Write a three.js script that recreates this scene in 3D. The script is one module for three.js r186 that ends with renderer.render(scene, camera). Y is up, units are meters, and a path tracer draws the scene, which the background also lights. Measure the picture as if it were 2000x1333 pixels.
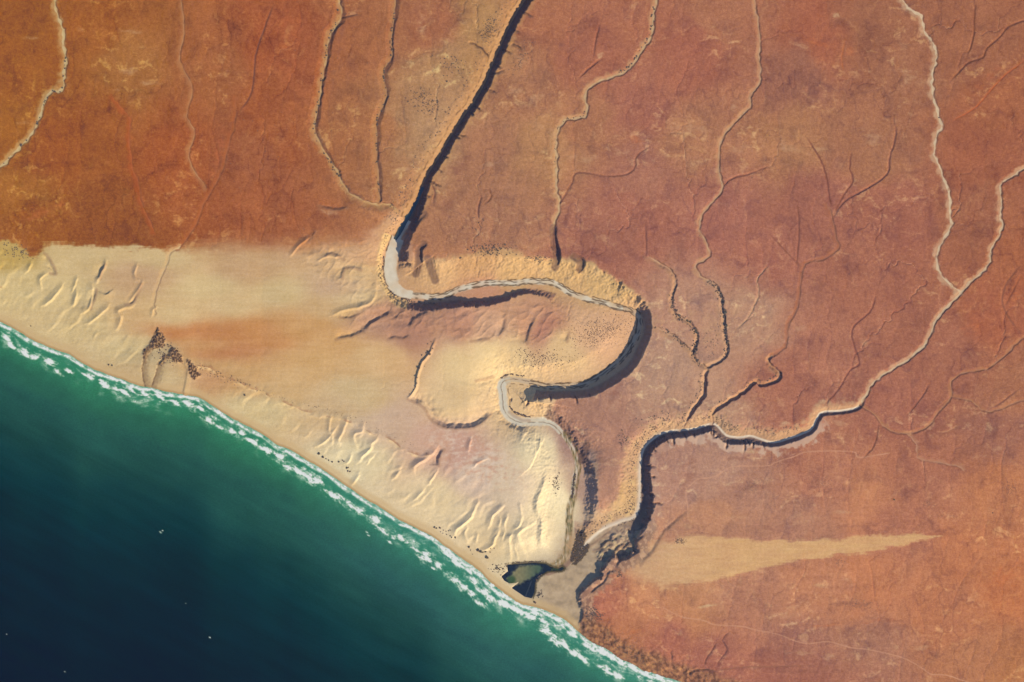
import * as THREE from 'three';
import { mergeGeometries } from 'three/addons/utils/BufferGeometryUtils.js';

// ---------------------------------------------------------------- camera, sky, sun, exposure
// One unit is a metre.  The map below is laid out in "steps" of 5 m, x to the right and y down the frame.
const S = 5, CX = 1000, CY = 666.5;
const X = (x) => (x - CX) * S, Z = (y) => (y - CY) * S;
const scene = new THREE.Scene();
const EYE = 40000;
const camera = new THREE.PerspectiveCamera(2 * Math.atan(666.5 * S / (EYE - 70)) * 180 / Math.PI, 1024 / 682, 500, 200000);
camera.up.set(0, 0, -1);
camera.position.set(0, EYE, 0);
camera.lookAt(0, 0, 0);

const SUN_EL = 31 * Math.PI / 180, SUN_AZ = Math.PI / 4;          // towards the lower right of the frame
const sunDir = new THREE.Vector3(Math.cos(SUN_EL) * Math.cos(SUN_AZ), Math.sin(SUN_EL), Math.cos(SUN_EL) * Math.sin(SUN_AZ));
const sun = new THREE.DirectionalLight(new THREE.Color(1, 0.95, 0.86), 4.2);
sun.position.copy(sunDir).multiplyScalar(30000);
sun.castShadow = true;
Object.assign(sun.shadow.camera, { left: -7000, right: 7000, top: 7000, bottom: -7000, near: 1000, far: 60000 });
scene.add(sun, sun.target);
{ // clear blue sky, paler towards the horizon and round the sun
  const w = 128, h = 64, d = new Float32Array(w * h * 4);
  for (let j = 0; j < h; j++) for (let i = 0; i < w; i++) {
    const el = ((j + 0.5) / h - 0.5) * Math.PI, az = ((i + 0.5) / w - 0.5) * 2 * Math.PI;
    const v = new THREE.Vector3(Math.cos(el) * Math.cos(az), Math.sin(el), Math.cos(el) * Math.sin(az));
    const t = Math.pow(1 - Math.max(0, Math.sin(el)), 3), g = Math.pow(Math.max(0, v.dot(sunDir)), 8) * 0.5, o = (j * w + i) * 4;
    d[o] = 0.078 + 0.2 * t + g * 0.5; d[o + 1] = 0.15 + 0.24 * t + g * 0.45; d[o + 2] = 0.35 + 0.26 * t + g * 0.4; d[o + 3] = 1;
  }
  const sky = new THREE.DataTexture(d, w, h, THREE.RGBAFormat, THREE.FloatType);
  sky.mapping = THREE.EquirectangularReflectionMapping; sky.magFilter = THREE.LinearFilter; sky.needsUpdate = true;
  scene.background = sky; scene.environment = sky;
}
scene.fog = new THREE.FogExp2(new THREE.Color(0.25, 0.48, 1.0), 6.5e-7);
const EXPOSURE = 1.95;

// ---------------------------------------------------------------- noise and small helpers
let seed = 12345;
const rnd = () => { seed = (Math.imul(seed, 1664525) + 1013904223) >>> 0; return seed / 4294967296; };
const PERM = new Uint8Array(512), GX = new Float32Array(256), GY = new Float32Array(256);
for (let i = 0; i < 256; i++) { PERM[i] = i; const a = rnd() * 6.2831853; GX[i] = Math.cos(a); GY[i] = Math.sin(a); }
for (let i = 255; i > 0; i--) { const j = Math.floor(rnd() * (i + 1)), t = PERM[i]; PERM[i] = PERM[j]; PERM[j] = t; }
for (let i = 0; i < 256; i++) PERM[i + 256] = PERM[i];
function noise(x, y) {                                              // gradient noise, about -1..1
  const fx = Math.floor(x), fy = Math.floor(y), u = x - fx, v = y - fy, i = fx & 255, j = fy & 255;
  const a = PERM[PERM[i] + j], b = PERM[PERM[i + 1] + j], c = PERM[PERM[i] + ((j + 1) & 255)], d = PERM[PERM[i + 1] + ((j + 1) & 255)];
  const su = u * u * u * (u * (u * 6 - 15) + 10), sv = v * v * v * (v * (v * 6 - 15) + 10);
  const n0 = GX[a] * u + GY[a] * v, n1 = GX[b] * (u - 1) + GY[b] * v, n2 = GX[c] * u + GY[c] * (v - 1), n3 = GX[d] * (u - 1) + GY[d] * (v - 1);
  return 1.5 * (n0 + (n1 - n0) * su + (n2 + (n3 - n2) * su - n0 - (n1 - n0) * su) * sv);
}
function fbm(x, y, n) { let s = 0, a = 0.55, f = 1; for (let i = 0; i < n; i++) { s += a * noise(x * f + i * 17.3, y * f - i * 9.1); a *= 0.5; f *= 2.03; } return s; }
const ridge = (x, y) => 1 - Math.abs(noise(x, y));
const clamp = (v, a, b) => v < a ? a : v > b ? b : v;
const sm = (a, b, v) => { const t = clamp((v - a) / (b - a), 0, 1); return t * t * (3 - 2 * t); };
const lerp = (a, b, t) => a + (b - a) * t;

// ---------------------------------------------------------------- the map: coast, rivers, streams, dunes
const pts = (a, n = 2) => { const r = []; for (let i = 0; i < a.length; i += n) r.push(a.slice(i, i + n)); return r; };
function dense(L, wig = 1, k = 4) {                                   // a smooth, slightly wandering curve through the points; .k = pieces per span
  const r = []; r.k = k;
  for (let i = 0; i < L.length - 1; i++) {
    const p0 = L[Math.max(0, i - 1)], p1 = L[i], p2 = L[i + 1], p3 = L[Math.min(L.length - 1, i + 2)];
    for (let j = 0; j < k; j++) { const t = j / k, q = [0, 1].map((c) => 0.5 * (2 * p1[c] + (p2[c] - p0[c]) * t + (2 * p0[c] - 5 * p1[c] + 4 * p2[c] - p3[c]) * t * t + (3 * p1[c] - p0[c] - 3 * p2[c] + p3[c]) * t * t * t)); r.push([q[0] + wig * noise(q[0] / 8 + 3, q[1] / 8), q[1] + wig * noise(q[0] / 8, q[1] / 8 + 31)]); }
  }
  r.push(L[L.length - 1]); return r;
}
const COAST = pts([-140,560, -60,602, 0,629, 30,646, 60,664, 99,682, 129,690, 156,709, 186,724, 228,739, 270,754, 294,759, 324,766, 351,771, 384,775, 404,786, 423,800, 454,819, 490,837, 514,850, 538,870, 567,880, 598,900, 636,922, 672,948, 703,970, 744,994, 768,1010, 799,1027, 840,1046, 871,1070, 905,1094, 936,1115, 955,1137, 982,1157, 1013,1180, 1044,1187, 1068,1194, 1099,1208, 1121,1227, 1142,1246, 1164,1260, 1189,1271, 1210,1288, 1236,1298, 1257,1312, 1278,1317, 1304,1326, 1331,1333, 1400,1362, 1500,1400, 2200,1640]);
const coastTab = new Float32Array(2400), coastCos = new Float32Array(2400);
for (let i = 0, k = 0; i < 2400; i++) {
  const x = i - 130; while (k < COAST.length - 2 && COAST[k + 1][0] < x) k++;
  const [a, b] = [COAST[k], COAST[k + 1]];
  coastTab[i] = lerp(a[1], b[1], (x - a[0]) / (b[0] - a[0]));
}
{ const t = coastTab.slice(); for (let i = 8; i < 2392; i++) { let s = 0; for (let k = -8; k <= 8; k++) s += t[i + k]; coastTab[i] = s / 17 + 1.1 * noise(i / 15, 3.3) + 0.5 * noise(i / 5, 8.1); } }
for (let i = 0; i < 2400; i++) { const a = Math.max(0, i - 25), b = Math.min(2399, i + 25); coastCos[i] = Math.cos(Math.atan2(coastTab[b] - coastTab[a], b - a)); }
const tab = (t, x) => { const i = clamp(x + 130, 0, 2398.9), k = i | 0; return t[k] + (t[k + 1] - t[k]) * (i - k); };
const inland = (x, y) => (tab(coastTab, x) - y) * tab(coastCos, x);   // steps inland from the waterline, negative at sea

// Valleys.  Each point: x, y, floor height (m; negative = depth below the plain), then for each bank (left hand = n, sunny; right hand = p, shaded)
// half floor, width of the wall, share of the depth that the wall climbs, length of the gentle rise behind it.
const RIVER = pts([
  1062,-60,100, 2,9,.55,22, 2,10,1,8,   1027,0,96, 2,9,.55,22, 2,10,1,8,   997,48,94, 2,9,.55,22, 2,10,1,8,   964,123,92, 2,9,.55,22, 2,10,1,8,
  937,183,90, 2,9,.55,22, 2,9,1,8,    895,244,88, 2,9,.55,22, 2,9,1,8,  860,303,84, 2,9,.55,22, 2,10,1,10, 832,349,76, 2,8,.6,30, 2,9,1,8,
  816,391,56, 2,9,.6,34, 3,13,1,10,    800,417,46, 3,10,.6,40, 8,14,1,10, 788,440,38, 4,12,.6,50, 10,14,1,10, 774,464,32, 8,16,.6,80, 14,14,1,10,
  762,499,28, 14,9,.5,90, 20,14,1,10,   759,530,26, 12,8,.45,90, 14,40,.6,100, 766,556,25, 10,8,.5,80, 10,60,.4,110, 788,573,24, 9,18,.6,60, 7,70,.4,90,
  824,579,23, 14,16,.8,30, 6,60,.7,40,  860,580,22, 10,14,.9,30, 6,55,.8,40, 884,571,22, 18,14,.9,30, 6,55,.9,30, 900,564,22, 26,13,.95,30, 6,56,.9,30,
  948,554,21, 32,13,.95,30, 6,48,.9,30, 990,553,20, 26,10,.95,20, 6,46,.9,30, 1008,553,20, 15,9,1,5, 6,46,.9,30, 1034,550,20, 15,9,1,5, 6,42,.9,30,
  1078,552,19, 20,10,1,5, 6,40,.95,30, 1106,568,18, 12,30,1,5, 6,50,.95,30, 1121,575,18, 6,44,1,5, 6,60,.95,30, 1152,586,17, 6,44,1,5, 6,58,.96,20,
  1183,592,17, 6,44,1,5, 6,48,.97,20, 1203,600,16, 6,44,1,5, 6,38,1,10, 1231,606,16, 6,44,1,5, 5,28,1,10, 1246,616,15, 7,40,1,5, 4,20,1,10,
  1249,630,15, 8,40,1,5, 9,14,1,10, 1246,650,14, 8,40,1,5, 11,14,1,10, 1231,676,14, 8,40,1,5, 14,15,1,10, 1212,702,13, 7,40,1,5, 18,15,1,10,
  1171,733,13, 7,40,1,5, 16,15,1,10, 1140,750,12, 8,40,1,5, 12,14,1,10, 1104,753,12, 8,38,1,5, 11,14,1,10, 1066,754,11, 8,34,1,5, 10,15,1,10,
  1034,747,10, 6,26,1,5, 12,30,.4,120, 996,742,9, 9,14,.4,55, 9,30,.12,140, 980,752,9, 9,8,.25,55, 10,30,.1,140, 983,776,9, 9,8,.25,55, 10,40,.12,120,
  985,800,9, 9,8,.3,70, 10,40,.12,120,  998,817,8, 9,8,.4,60, 10,26,.12,100, 1020,825,8, 7,8,.35,60, 8,26,.12,90, 1054,824,8, 5,30,.25,80, 6,24,.4,60,
  1078,829,7, 4,40,.25,80, 5,18,.7,40,  1097,846,7, 4,40,.25,80, 5,16,.6,40, 1114,870,7, 4,40,.25,80, 5,13,.5,50, 1123,891,6, 5,40,.25,80, 7,10,.35,60,
  1127,911,6, 5,40,.25,80, 12,20,.8,30, 1123,932,6, 5,36,.25,80, 20,24,1,10, 1118,968,5, 5,36,.25,80, 24,26,1,10, 1111,992,5, 5,36,.25,80, 28,28,1,10,
  1109,1015,5, 5,36,.25,80, 32,22,.7,30, 1109,1038,5, 5,34,.2,70, 28,16,1,4, 1106,1069,4, 6,30,.2,70, 16,12,1,4, 1097,1093,4, 8,30,.2,70, 10,10,1,4, 1070,1110,3, 10,30,.1,60, 8,8,1,4], 11);
const EAST = pts([
  1680,790,-14, 1,5,.8,6, 3,4,1,3,  1668,798,-18, 1,6,.8,6, 2,5,1,3,  1638,803,-20, 1,8,.8,8, 2,5,1,3,   1605,806,-22, 1,8,.8,8, 2,6,1,3,  1593,822,-28, 1,9,.7,10, 2,6,1,3,
  1584,838,-34, 2,10,.7,14, 2,6,1,3, 1560,850,-40, 2,12,.7,16, 2,7,1,3, 1512,864,-42, 2,14,.6,20, 2,7,1,3, 1483,857,-42, 2,14,.6,20, 4,8,1,3, 1464,852,-44, 2,14,.6,20, 6,8,1,3,
  1440,855,-46, 2,14,.6,20, 6,8,1,3, 1418,850,-46, 2,14,.6,20, 6,8,1,3, 1404,835,-48, 2,12,.6,20, 6,8,1,3, 1392,828,-50, 2,12,.6,20, 5,9,1,3, 1373,833,-52, 2,14,.6,20, 4,9,1,3,
  1349,839,-55, 2,16,.7,20, 4,9,1,3, 1320,841,-58, 2,16,.7,20, 5,9,1,3, 1296,846,-62, 2,18,.7,20, 6,10,1,3, 1277,857,-66, 2,20,.8,16, 6,10,1,3, 1262,871,-72, 2,24,.8,16, 5,11,1,3,
  1254,887,-78, 3,30,.85,16, 5,11,1,3, 1250,916,-82, 3,34,.9,14, 8,12,1,3, 1250,952,14, 3,38,.9,14, 10,13,1,3, 1249,985,11, 4,42,.9,14, 14,14,1,3, 1240,1010,9, 4,40,.9,20, 16,12,1,3,
  1214,1019,8, 5,34,.8,20, 8,12,.5,8, 1178,1035,7, 5,26,.6,30, 7,10,.5,8, 1150,1058,6, 6,20,.3,50, 6,10,.5,8, 1122,1084,5, 6,30,.2,50, 6,10,.5,8], 11);
// Streams: bed half width, depth; the right hand bank is the steep one.
const STREAMS = [
  { id: 'dry_stream_bed', label: 'pale dotted stream bed bending down the left edge to the frame corner', w: 4, d: 7, halo: 10, col: [203,176,128], p: pts([108,-50, 108,0, 113,30, 125,60, 125,90, 129,114, 126,144, 125,168, 117,180, 102,179, 87,198, 78,228, 63,261, 39,288, 18,309, 0,327, -60,360]) },
  { id: 'dry_stream_bed', label: 'thin wandering stream line between the left stream and the orange gully', w: 1.4, d: 5, halo: 9, col: [182,132,92], p: pts([356,-50, 356,0, 360,66, 351,120, 375,165, 372,198, 365,228, 381,261, 369,300, 375,327, 402,366]) },
  { id: 'dry_stream_bed', label: 'pale stream bed curving to the canyon from the top, left of two', pw: 7, nw: 12, w: 2.4, d: 15, halo: 9, col: [196,158,110], p: pts([650,-50, 662,0, 668,33, 650,60, 640,90, 638,120, 629,162, 623,204, 614,249, 626,282, 644,312, 662,342, 677,372, 704,390, 734,400, 759,400, 772,408]) },
  { id: 'dry_stream_bed', label: 'straight shrub-lined stream bed meeting the canyon above its bend, right of two', pw: 6, nw: 10, w: 1.6, d: 13, halo: 7, col: [184,140,98], p: pts([776,-50, 773,0, 770,39, 764,81, 766,111, 749,144, 755,189, 737,234, 736,276, 737,315, 740,360, 743,392]) },
  { id: 'dry_stream_bed', label: 'pale stream bed zigzagging down the middle into a dark slot', w: 3, d: 10, halo: 8, col: [200,165,124], p: pts([1284,-50, 1282,0, 1276,36, 1272,72, 1255,96, 1234,129, 1210,147, 1174,158, 1150,173, 1143,192, 1147,213, 1140,230, 1105,236, 1090,255, 1087,282, 1087,330, 1087,372, 1092,396, 1092,414, 1083,431, 1081,448]) },
  { id: 'dry_stream_bed', label: 'long thin stream bed winding down to the bushy confluence', w: 2, d: 9, halo: 7, col: [196,156,120], p: pts([1466,-40, 1474,9, 1480,45, 1483,84, 1482,114, 1485,144, 1480,168, 1464,192, 1464,210, 1429,246, 1408,276, 1404,306, 1405,345, 1411,369, 1393,393, 1371,420, 1366,450, 1378,472, 1386,496, 1380,505, 1363,515, 1357,524, 1368,539, 1382,548]) },
  { id: 'dry_stream_bed', label: 'widest whitish stream bed running down near the right edge', w: 3.6, d: 6, halo: 7, col: [212,184,150], p: pts([1740,-40, 1761,0, 1776,20, 1797,33, 1805,63, 1824,93, 1827,120, 1820,147, 1820,183, 1830,216, 1833,231, 1838,246, 1829,264, 1823,300, 1833,324, 1842,351, 1853,381, 1855,430, 1857,439, 1842,469, 1830,493, 1830,520, 1842,544, 1875,571]) },
  { id: 'dry_stream_bed', label: 'pale stream bed entering from the right edge and running to the east canyon', w: 3, d: 11, halo: 7, col: [206,176,142], p: pts([2060,310, 2000,330, 1977,345, 1953,363, 1955,400, 1952,424, 1956,442, 1947,466, 1934,487, 1932,511, 1917,532, 1893,553, 1875,573, 1851,598, 1824,631, 1814,658, 1797,682, 1764,709, 1722,733, 1698,757, 1684,784, 1680,790]) },
  { id: 'dry_gully', label: 'narrow dark-walled gully with shrubs, middle arm of the bushy confluence', w: 1.8, d: 15, halo: 14, col: [190,155,125], p: pts([1382,548, 1399,560, 1408,582, 1411,606, 1414,628, 1416,656, 1421,680, 1416,697, 1399,709, 1380,719]) },
  { id: 'dry_gully', label: 'shaded gully below the bushy confluence dropping to the east canyon', w: 2, d: 30, halo: 14, col: [190,155,125], p: pts([1380,719, 1376,738, 1376,760, 1372,776, 1358,794, 1344,815, 1334,834]) },
  { id: 'dry_gully', label: 'narrow gully with shrubs, left arm of the bushy confluence', w: 1.6, d: 13, halo: 12, col: [188,150,118], p: pts([1267,503, 1291,517, 1310,529, 1318,551, 1313,575, 1312,596, 1320,616, 1342,628, 1356,642, 1362,661, 1356,680, 1354,697, 1368,712, 1380,719]) },
  { id: 'dry_gully', label: 'short shrubby gully slanting into the left arm of the confluence', w: 1.4, d: 9, halo: 12, col: [188,150,118], p: pts([1277,637, 1301,649, 1320,659, 1334,673, 1349,685, 1355,694]) },
  { id: 'dry_gully', label: 'crooked dark gully right of the bushy confluence ending at the east canyon', w: 2, d: 24, halo: 9, col: [184,145,112], p: pts([1509,694, 1501,702, 1505,714, 1514,721, 1524,731, 1519,743, 1488,752, 1474,748, 1452,766, 1430,780, 1404,796, 1392,808, 1391,826]) },
  { id: 'dry_stream_bed', label: 'faint long stream line above the crooked gully', w: 1.3, d: 6, halo: 6, col: [165,110,85], p: pts([1614,400, 1623,424, 1632,469, 1638,482, 1614,504, 1572,517, 1563,550, 1557,598, 1539,634, 1536,661, 1533,679, 1509,694]) },
  { id: 'dry_stream_bed', label: 'thin stream line looping below the junction at the right', w: 1.5, d: 7, halo: 5, col: [180,130,98], p: pts([2060,620, 1992,664, 1968,688, 1926,721, 1884,727, 1857,745, 1857,775, 1830,807, 1806,837, 1764,846, 1731,837, 1707,810, 1680,791]) },
  { id: 'dry_stream_bed', label: 'thin stream line reaching the right edge below the loop', w: 1.2, d: 5, halo: 5, col: [176,125,95], p: pts([2060,770, 1992,783, 1950,799, 1920,802, 1896,783, 1857,775]) },
  { id: 'dry_stream_bed', label: 'short pale stream line trailing off toward the lower right plain', w: 1.5, d: 4, halo: 6, col: [185,138,110], p: pts([1880,918, 1866,910, 1809,900, 1791,891, 1788,867, 1770,847]) },
  { id: 'dry_stream_bed', label: 'reddish sand-filled track of a stream running down to the sand sheet', w: 1.4, d: 4, halo: 8, col: [172,104,66], p: pts([459,192, 459,240, 444,294, 432,339, 411,375, 396,403, 387,430, 363,469, 345,488]) },
  { id: 'dry_stream_bed', label: 'pale double line of a stream fading out across the sand sheet', w: 1.6, d: 3.5, halo: 4, col: [218,182,132], p: pts([352,481, 333,494, 324,520, 312,545, 304,570, 300,596, 302,612]) },
  { id: 'dry_stream_bed', label: 'bright orange forked gully on the dark left plain', w: 2.2, d: 3, halo: 7, col: [178,98,56], p: pts([222,192, 238,214, 255,234, 252,270, 258,321, 270,360, 276,400, 300,450]) },
];
// thin drainage lines: x,y..., depth, colour tint (dark = damp, stony; light = sandy)
const LINES = [
  [5, [128,76,62], [1575,270, 1600,310, 1612,340, 1618,380, 1622,402]], [4, [128,76,62], [1662,300, 1659,330, 1665,354, 1644,387, 1628,420]], [6, [124,78,68], [1749,250, 1747,275, 1737,306, 1731,342, 1692,369, 1650,393, 1628,424]],
  [5, [140,90,72], [1268,288, 1243,306, 1240,327, 1222,342, 1183,345, 1129,338, 1117,357, 1099,390, 1093,398]], [4, [150,95,75], [1500,326, 1470,338, 1426,351, 1414,364]], [4, [125,75,66], [1710,580, 1698,610, 1668,637, 1663,658, 1672,688, 1677,712, 1659,724, 1638,760, 1610,792]],
  [6, [120,72,55], [2040,30, 2000,42, 1968,54, 1950,75, 1926,96, 1917,114, 1887,126, 1857,159]], [4, [125,74,52], [1905,10, 1902,30, 1899,78, 1887,111]], [4, [198,104,60], [1998,120, 1950,159, 1905,210, 1860,237]], [5, [118,78,60], [704,29, 677,34, 668,36]],
  [6, [200,155,118], [1498,522, 1478,546, 1482,570, 1474,594, 1459,623, 1438,642]], [7, [135,82,66], [1171,48, 1164,78, 1159,111]], [8, [125,76,64], [1172,118, 1152,134, 1133,152]], [4, [130,82,66], [1716,825, 1707,870, 1686,894]],
  [8, [120,80,70], [940,387, 934,407, 935,427]], [14, [90,66,55], [1000,87, 1010,90, 1019,97]], [16, [90,66,55], [918,83, 938,93, 948,104, 955,113]], [12, [100,72,60], [962,144, 972,143, 984,139]], [14, [90,66,55], [896,264, 911,267]],
  [4, [130,82,66], [1830,800, 1850,780]], [4, [140,90,72], [1812,755, 1800,775, 1770,812]], [3, [182,130,98], [1830,845, 1850,842, 1872,830]], [3, [190,112,70], [1650,80, 1645,100, 1643,120, 1646,138]], [4, [124,78,64], [535,10, 515,60, 500,110, 492,180, 470,215]],
  [5, [150,95,62], [0,560, 1,561]], [4, [128,80,70], [1260,440, 1262,470, 1262,500]], [3, [140,88,68], [1990,520, 1962,560, 1958,600, 1990,650]], [3, [132,84,70], [1990,760, 1950,790, 1940,795]], [6, [110,70,65], [1400,1300, 1420,1270, 1412,1250, 1425,1235]],
  [10, [96,70,62], [1341,1318, 1360,1310, 1380,1309, 1396,1312]], [2.5, [150,98,78], [1396,1312, 1440,1305, 1500,1303, 1600,1300]], [7, [96,70,62], [1312,1274, 1313,1292]], [6, [110,70,62], [1376,1302, 1382,1285, 1392,1270, 1400,1256]],
  [5, [140,80,55], [1990,545, 1960,600]], [4, [135,82,64], [1500,455, 1560,520]], [4, [130,80,66], [1556,400, 1560,450, 1555,517]], [5, [140,90,66], [955,368, 960,386, 945,400]], [9, [112,74,62], [845,396, 850,375, 842,360]],
];
// dark slots beside the main valley: a short steep valley each
const SLOTS = [
  pts([1081,446,-14, 2,3,.9,4, 3,3,1,3, 1081,462,-22, 2,3,.9,4, 3,3,1,3, 1082,478,-46, 3,4,.9,4, 5,4,1,3, 1086,492,-50, 3,4,.9,4, 5,4,1,3, 1087,508,-50, 3,5,.9,4, 4,4,1,3, 1084,522,-55, 3,6,.9,4, 4,6,.9,6], 11),
  pts([1120,501,-20, 2,4,1,3, 3,4,1,3, 1130,508,-40, 2,5,1,3, 5,5,1,3, 1134,516,-46, 3,6,1,3, 6,5,1,3, 1132,526,-54, 4,6,1,3, 5,6,1,3], 11),
  pts([806,445,-22, 2,4,1,3, 3,4,1,3, 815,432,-18, 2,4,1,3, 3,4,1,3, 829,420,-8, 1,2,1,3, 1,2,1,3], 11),
  pts([828,478,-10, 2,3,1,3, 3,2,1,3, 818,490,-24, 3,6,.9,8, 4,3,1,3, 818,515,-30, 4,8,.9,8, 5,3,1,3, 812,535,-34, 4,8,.9,8, 5,4,1,3], 11),
  pts([1146,870,-12, 2,4,1,3, 4,4,1,3, 1142,884,-26, 3,5,1,3, 9,5,1,3, 1136,900,-40, 3,6,1,3, 9,5,1,3], 11),
  pts([836,506,-5, 1,4,1,3, 1,2,1,3, 842,526,-14, 1,5,1,3, 1,3,1,3, 850,548,-20, 1,5,1,3, 1,3,1,3], 11),
];
for (const [L, t0, t1, n] of [[RIVER, 0, 8.5, 15], [EAST, 7, 25, 22], [RIVER, 36, 42, 5]]) for (let q = 0; q < n; q++) {
  const T = lerp(t0, t1, (q + rnd() * .9) / n), k = Math.floor(T), p = L[k], r = L[k + 1], t = T - k, l = Math.hypot(r[0] - p[0], r[1] - p[1]), nx = (r[1] - p[1]) / l, ny = -(r[0] - p[0]) / l, off = lerp(p[7] + p[8], r[7] + r[8], t) - 3, len = 5 + rnd() * rnd() * 17, sk = (rnd() - .5) * 9, x = lerp(p[0], r[0], t), y = lerp(p[1], r[1], t);
  LINES.push([12 + rnd() * 12, [112, 80, 66], [x + nx * off, y + ny * off, x + nx * (off + len * .5) + sk * .3, y + ny * (off + len * .5), x + nx * (off + len) + sk, y + ny * (off + len) + sk * .5]]);
}
// one-sided scarps: height (m), wall width, recovery length, +1 when the low ground lies on the right hand of travel
const SCARPS = [
  [32, 9, 34, 1, [798,781, 815,789, 830,801, 843,822, 862,834, 884,837, 908,837, 930,833, 946,822, 960,808]], [12, 5, 40, -1, [930,744, 950,741, 962,736]],
  [20, 5, 20, 1, [716,644, 722,634, 735,627, 752,618, 768,610]], [15, 5, 18, 1, [656,664, 674,660, 690,657, 700,651, 712,649]], [12, 4, 14, 1, [664,621, 682,622, 700,615]], [16, 5, 24, 1, [800,640, 806,628, 822,616, 838,612]],
  [10, 4, 20, 1, [757,664, 770,660, 785,662, 800,658]], [12, 4, 16, 1, [600,475, 610,465, 618,454]], [13, 4, 20, 1, [622,402, 640,408, 660,411, 680,406]], [10, 4, 14, 1, [636,500, 650,496, 672,508]],
  [12, 5, 18, 1, [668,545, 672,528, 686,523, 706,528]], [14, 5, 26, 1, [1030,672, 1034,650, 1045,628]], [11, 5, 16, 1, [1108,668, 1112,650]], [10, 5, 20, 1, [975,660, 985,640, 988,612]], [9, 4, 20, 1, [920,668, 955,662]], [22, 5, 24, 1, [857,910, 858,894, 868,878]],
  [16, 8, 10, 1, [176,603, 186,580, 188,566]], [10, 4, 14, 1, [246,596, 261,590, 276,556]], [10, 4, 16, 1, [196,545, 199,530, 206,517]], [12, 5, 14, 1, [97,534, 109,534, 98,508, 86,495]],
  [13, 5, 16, -1, [995,806, 1006,814, 1020,821, 1034,822]], [8, 5, 26, 1, [1250,1105, 1275,1080, 1300,1040, 1345,1000]],
];
SCARPS.push([16, 4, 9, -1, [1262,1046, 1246,1060, 1250,1078, 1232,1090, 1212,1098, 1206,1112]], [14, 4, 8, -1, [1206,1118, 1190,1121, 1184,1136, 1168,1150, 1152,1162]], [9, 3, 14, -1, [1200,1052, 1182,1062, 1172,1072, 1160,1078]], [12, 4, 12, -1, [1222,1066, 1206,1072, 1198,1086]], [8, 3, 16, -1, [1190,1040, 1170,1056, 1150,1070]]);
// dune crests: height, steep sunny width, gentle width
const DUNES = [
  [10,5,4,[850,664, 838,692, 822,712, 813,742, 812,760, 797,777]],   [9,4,12,[735,545, 733,575, 722,592, 700,601, 670,606, 650,616]], [8,3,10,[616,455, 600,468, 582,482, 570,498]], [7,3,9,[668,500, 655,503, 640,500, 622,510]],
  [8,3,12,[646,816, 642,840, 648,854, 649,866]], [9,3,13,[678,820, 670,842, 661,859, 664,868]], [9,3,14,[710,832, 706,844, 692,849, 692,864, 697,873]], [11,4,14,[737,856, 726,868, 722,878, 708,892, 701,902]], [6,2.5,9,[686,890, 683,900, 676,906]], [6,2.5,10,[729,892, 721,898, 718,906]],
  [12,4,15,[854,876, 835,895, 811,909, 809,919]], [9,3,12,[854,921, 842,938, 838,946]], [12,4,16,[934,979, 924,1001, 917,1015, 893,1034, 887,1046]], [10,3.5,14,[979,994, 963,1008, 956,1028]], [7,3,10,[912,1032, 907,1044, 913,1056]], [11,3.5,13,[975,1037, 965,1056, 963,1066, 946,1076]],
  [6,2.5,9,[933,1044, 931,1058]], [8,3,12,[991,1009, 986,1021, 986,1031]], [9,3.5,13,[1020,1009, 1015,1026, 1007,1034]], [9,3,13,[1000,1044, 996,1050, 995,1064, 998,1091]], [12,4,16,[1044,1021, 1015,1040, 1013,1052, 1022,1074, 1030,1090]], [26,13,11,[1072,922, 1066,934, 1056,961, 1048,988, 1056,1012, 1058,1033, 1056,1057, 1066,1076, 1080,1096]],
  [11,4,26,[1112,1036, 1090,1041, 1073,1048, 1068,1062]], [7,3,12,[1058,855, 1054,872, 1051,896]], [7,2.5,10,[919,860, 916,879]], [6,2.5,10,[948,898, 932,905, 926,912]], [7,3,10,[90,535, 78,544, 80,562]], [6,2.5,9,[150,544, 141,568]],
  [7,3,10,[149,571, 144,595]], [9,3,16,[180,562, 175,598, 162,611]], [7,2.5,9,[267,520, 263,538, 272,550]], [8,4,8,[206,510, 204,520, 194,540, 188,552]], [7,4,8,[278,552, 262,577, 250,592]], [9,4,12,[258,598, 231,607, 236,622, 228,642]], [5,2.5,8,[304,602, 299,606, 297,616]], [7,3,10,[60,515, 52,530]], [6,2.5,14,[195,571, 205,577, 215,570]],
  [9,4,14,[1030,836, 1020,856]], [8,4,14,[780,920, 770,934]], [6,3,12,[700,930, 690,945]], [6,3,14,[826,960, 812,975]], [6,2.5,9,[978,1015, 975,1028]], [7,2.5,8,[1016,986, 1019,1008]], [6,2,6,[1006,1072, 1012,1092]], [5,2,10,[985,1040, 982,1052]], [8,3,14,[655,838, 638,860, 620,872]], [9,3.5,14,[120,560, 100,585, 85,596]], [8,3.5,14,[210,600, 190,618, 170,632]],
];
const poly = (a) => pts(a);
const SANDLAND = poly([-70,466, 0,469, 28,470, 48,488, 58,503, 72,500, 86,480, 180,478, 260,482, 330,487, 400,482, 480,474, 560,468, 640,464, 700,466, 738,440, 760,415, 790,400, 806,420, 800,470, 815,500, 850,504, 900,500, 950,488, 1000,486, 1030,500, 1075,506, 1120,503, 1160,514, 1200,542, 1240,570, 1266,598, 1272,640, 1262,680, 1246,716, 1219,738, 1164,772, 1085,781, 1076,800, 1098,838, 1130,866, 1164,880, 1168,950, 1168,1003, 1185,1000, 1204,978, 1210,950, 1226,930, 1250,930, 1252,1000, 1276,990, 1262,1030, 1244,1056, 1212,1070, 1202,1084, 1188,1103, 1176,1112, 1174,1129, 1154,1141, 1135,1158, 1133,1175, 1140,1194, 1128,1225, 1100,1260, 400,1000, -70,760]);
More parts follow.
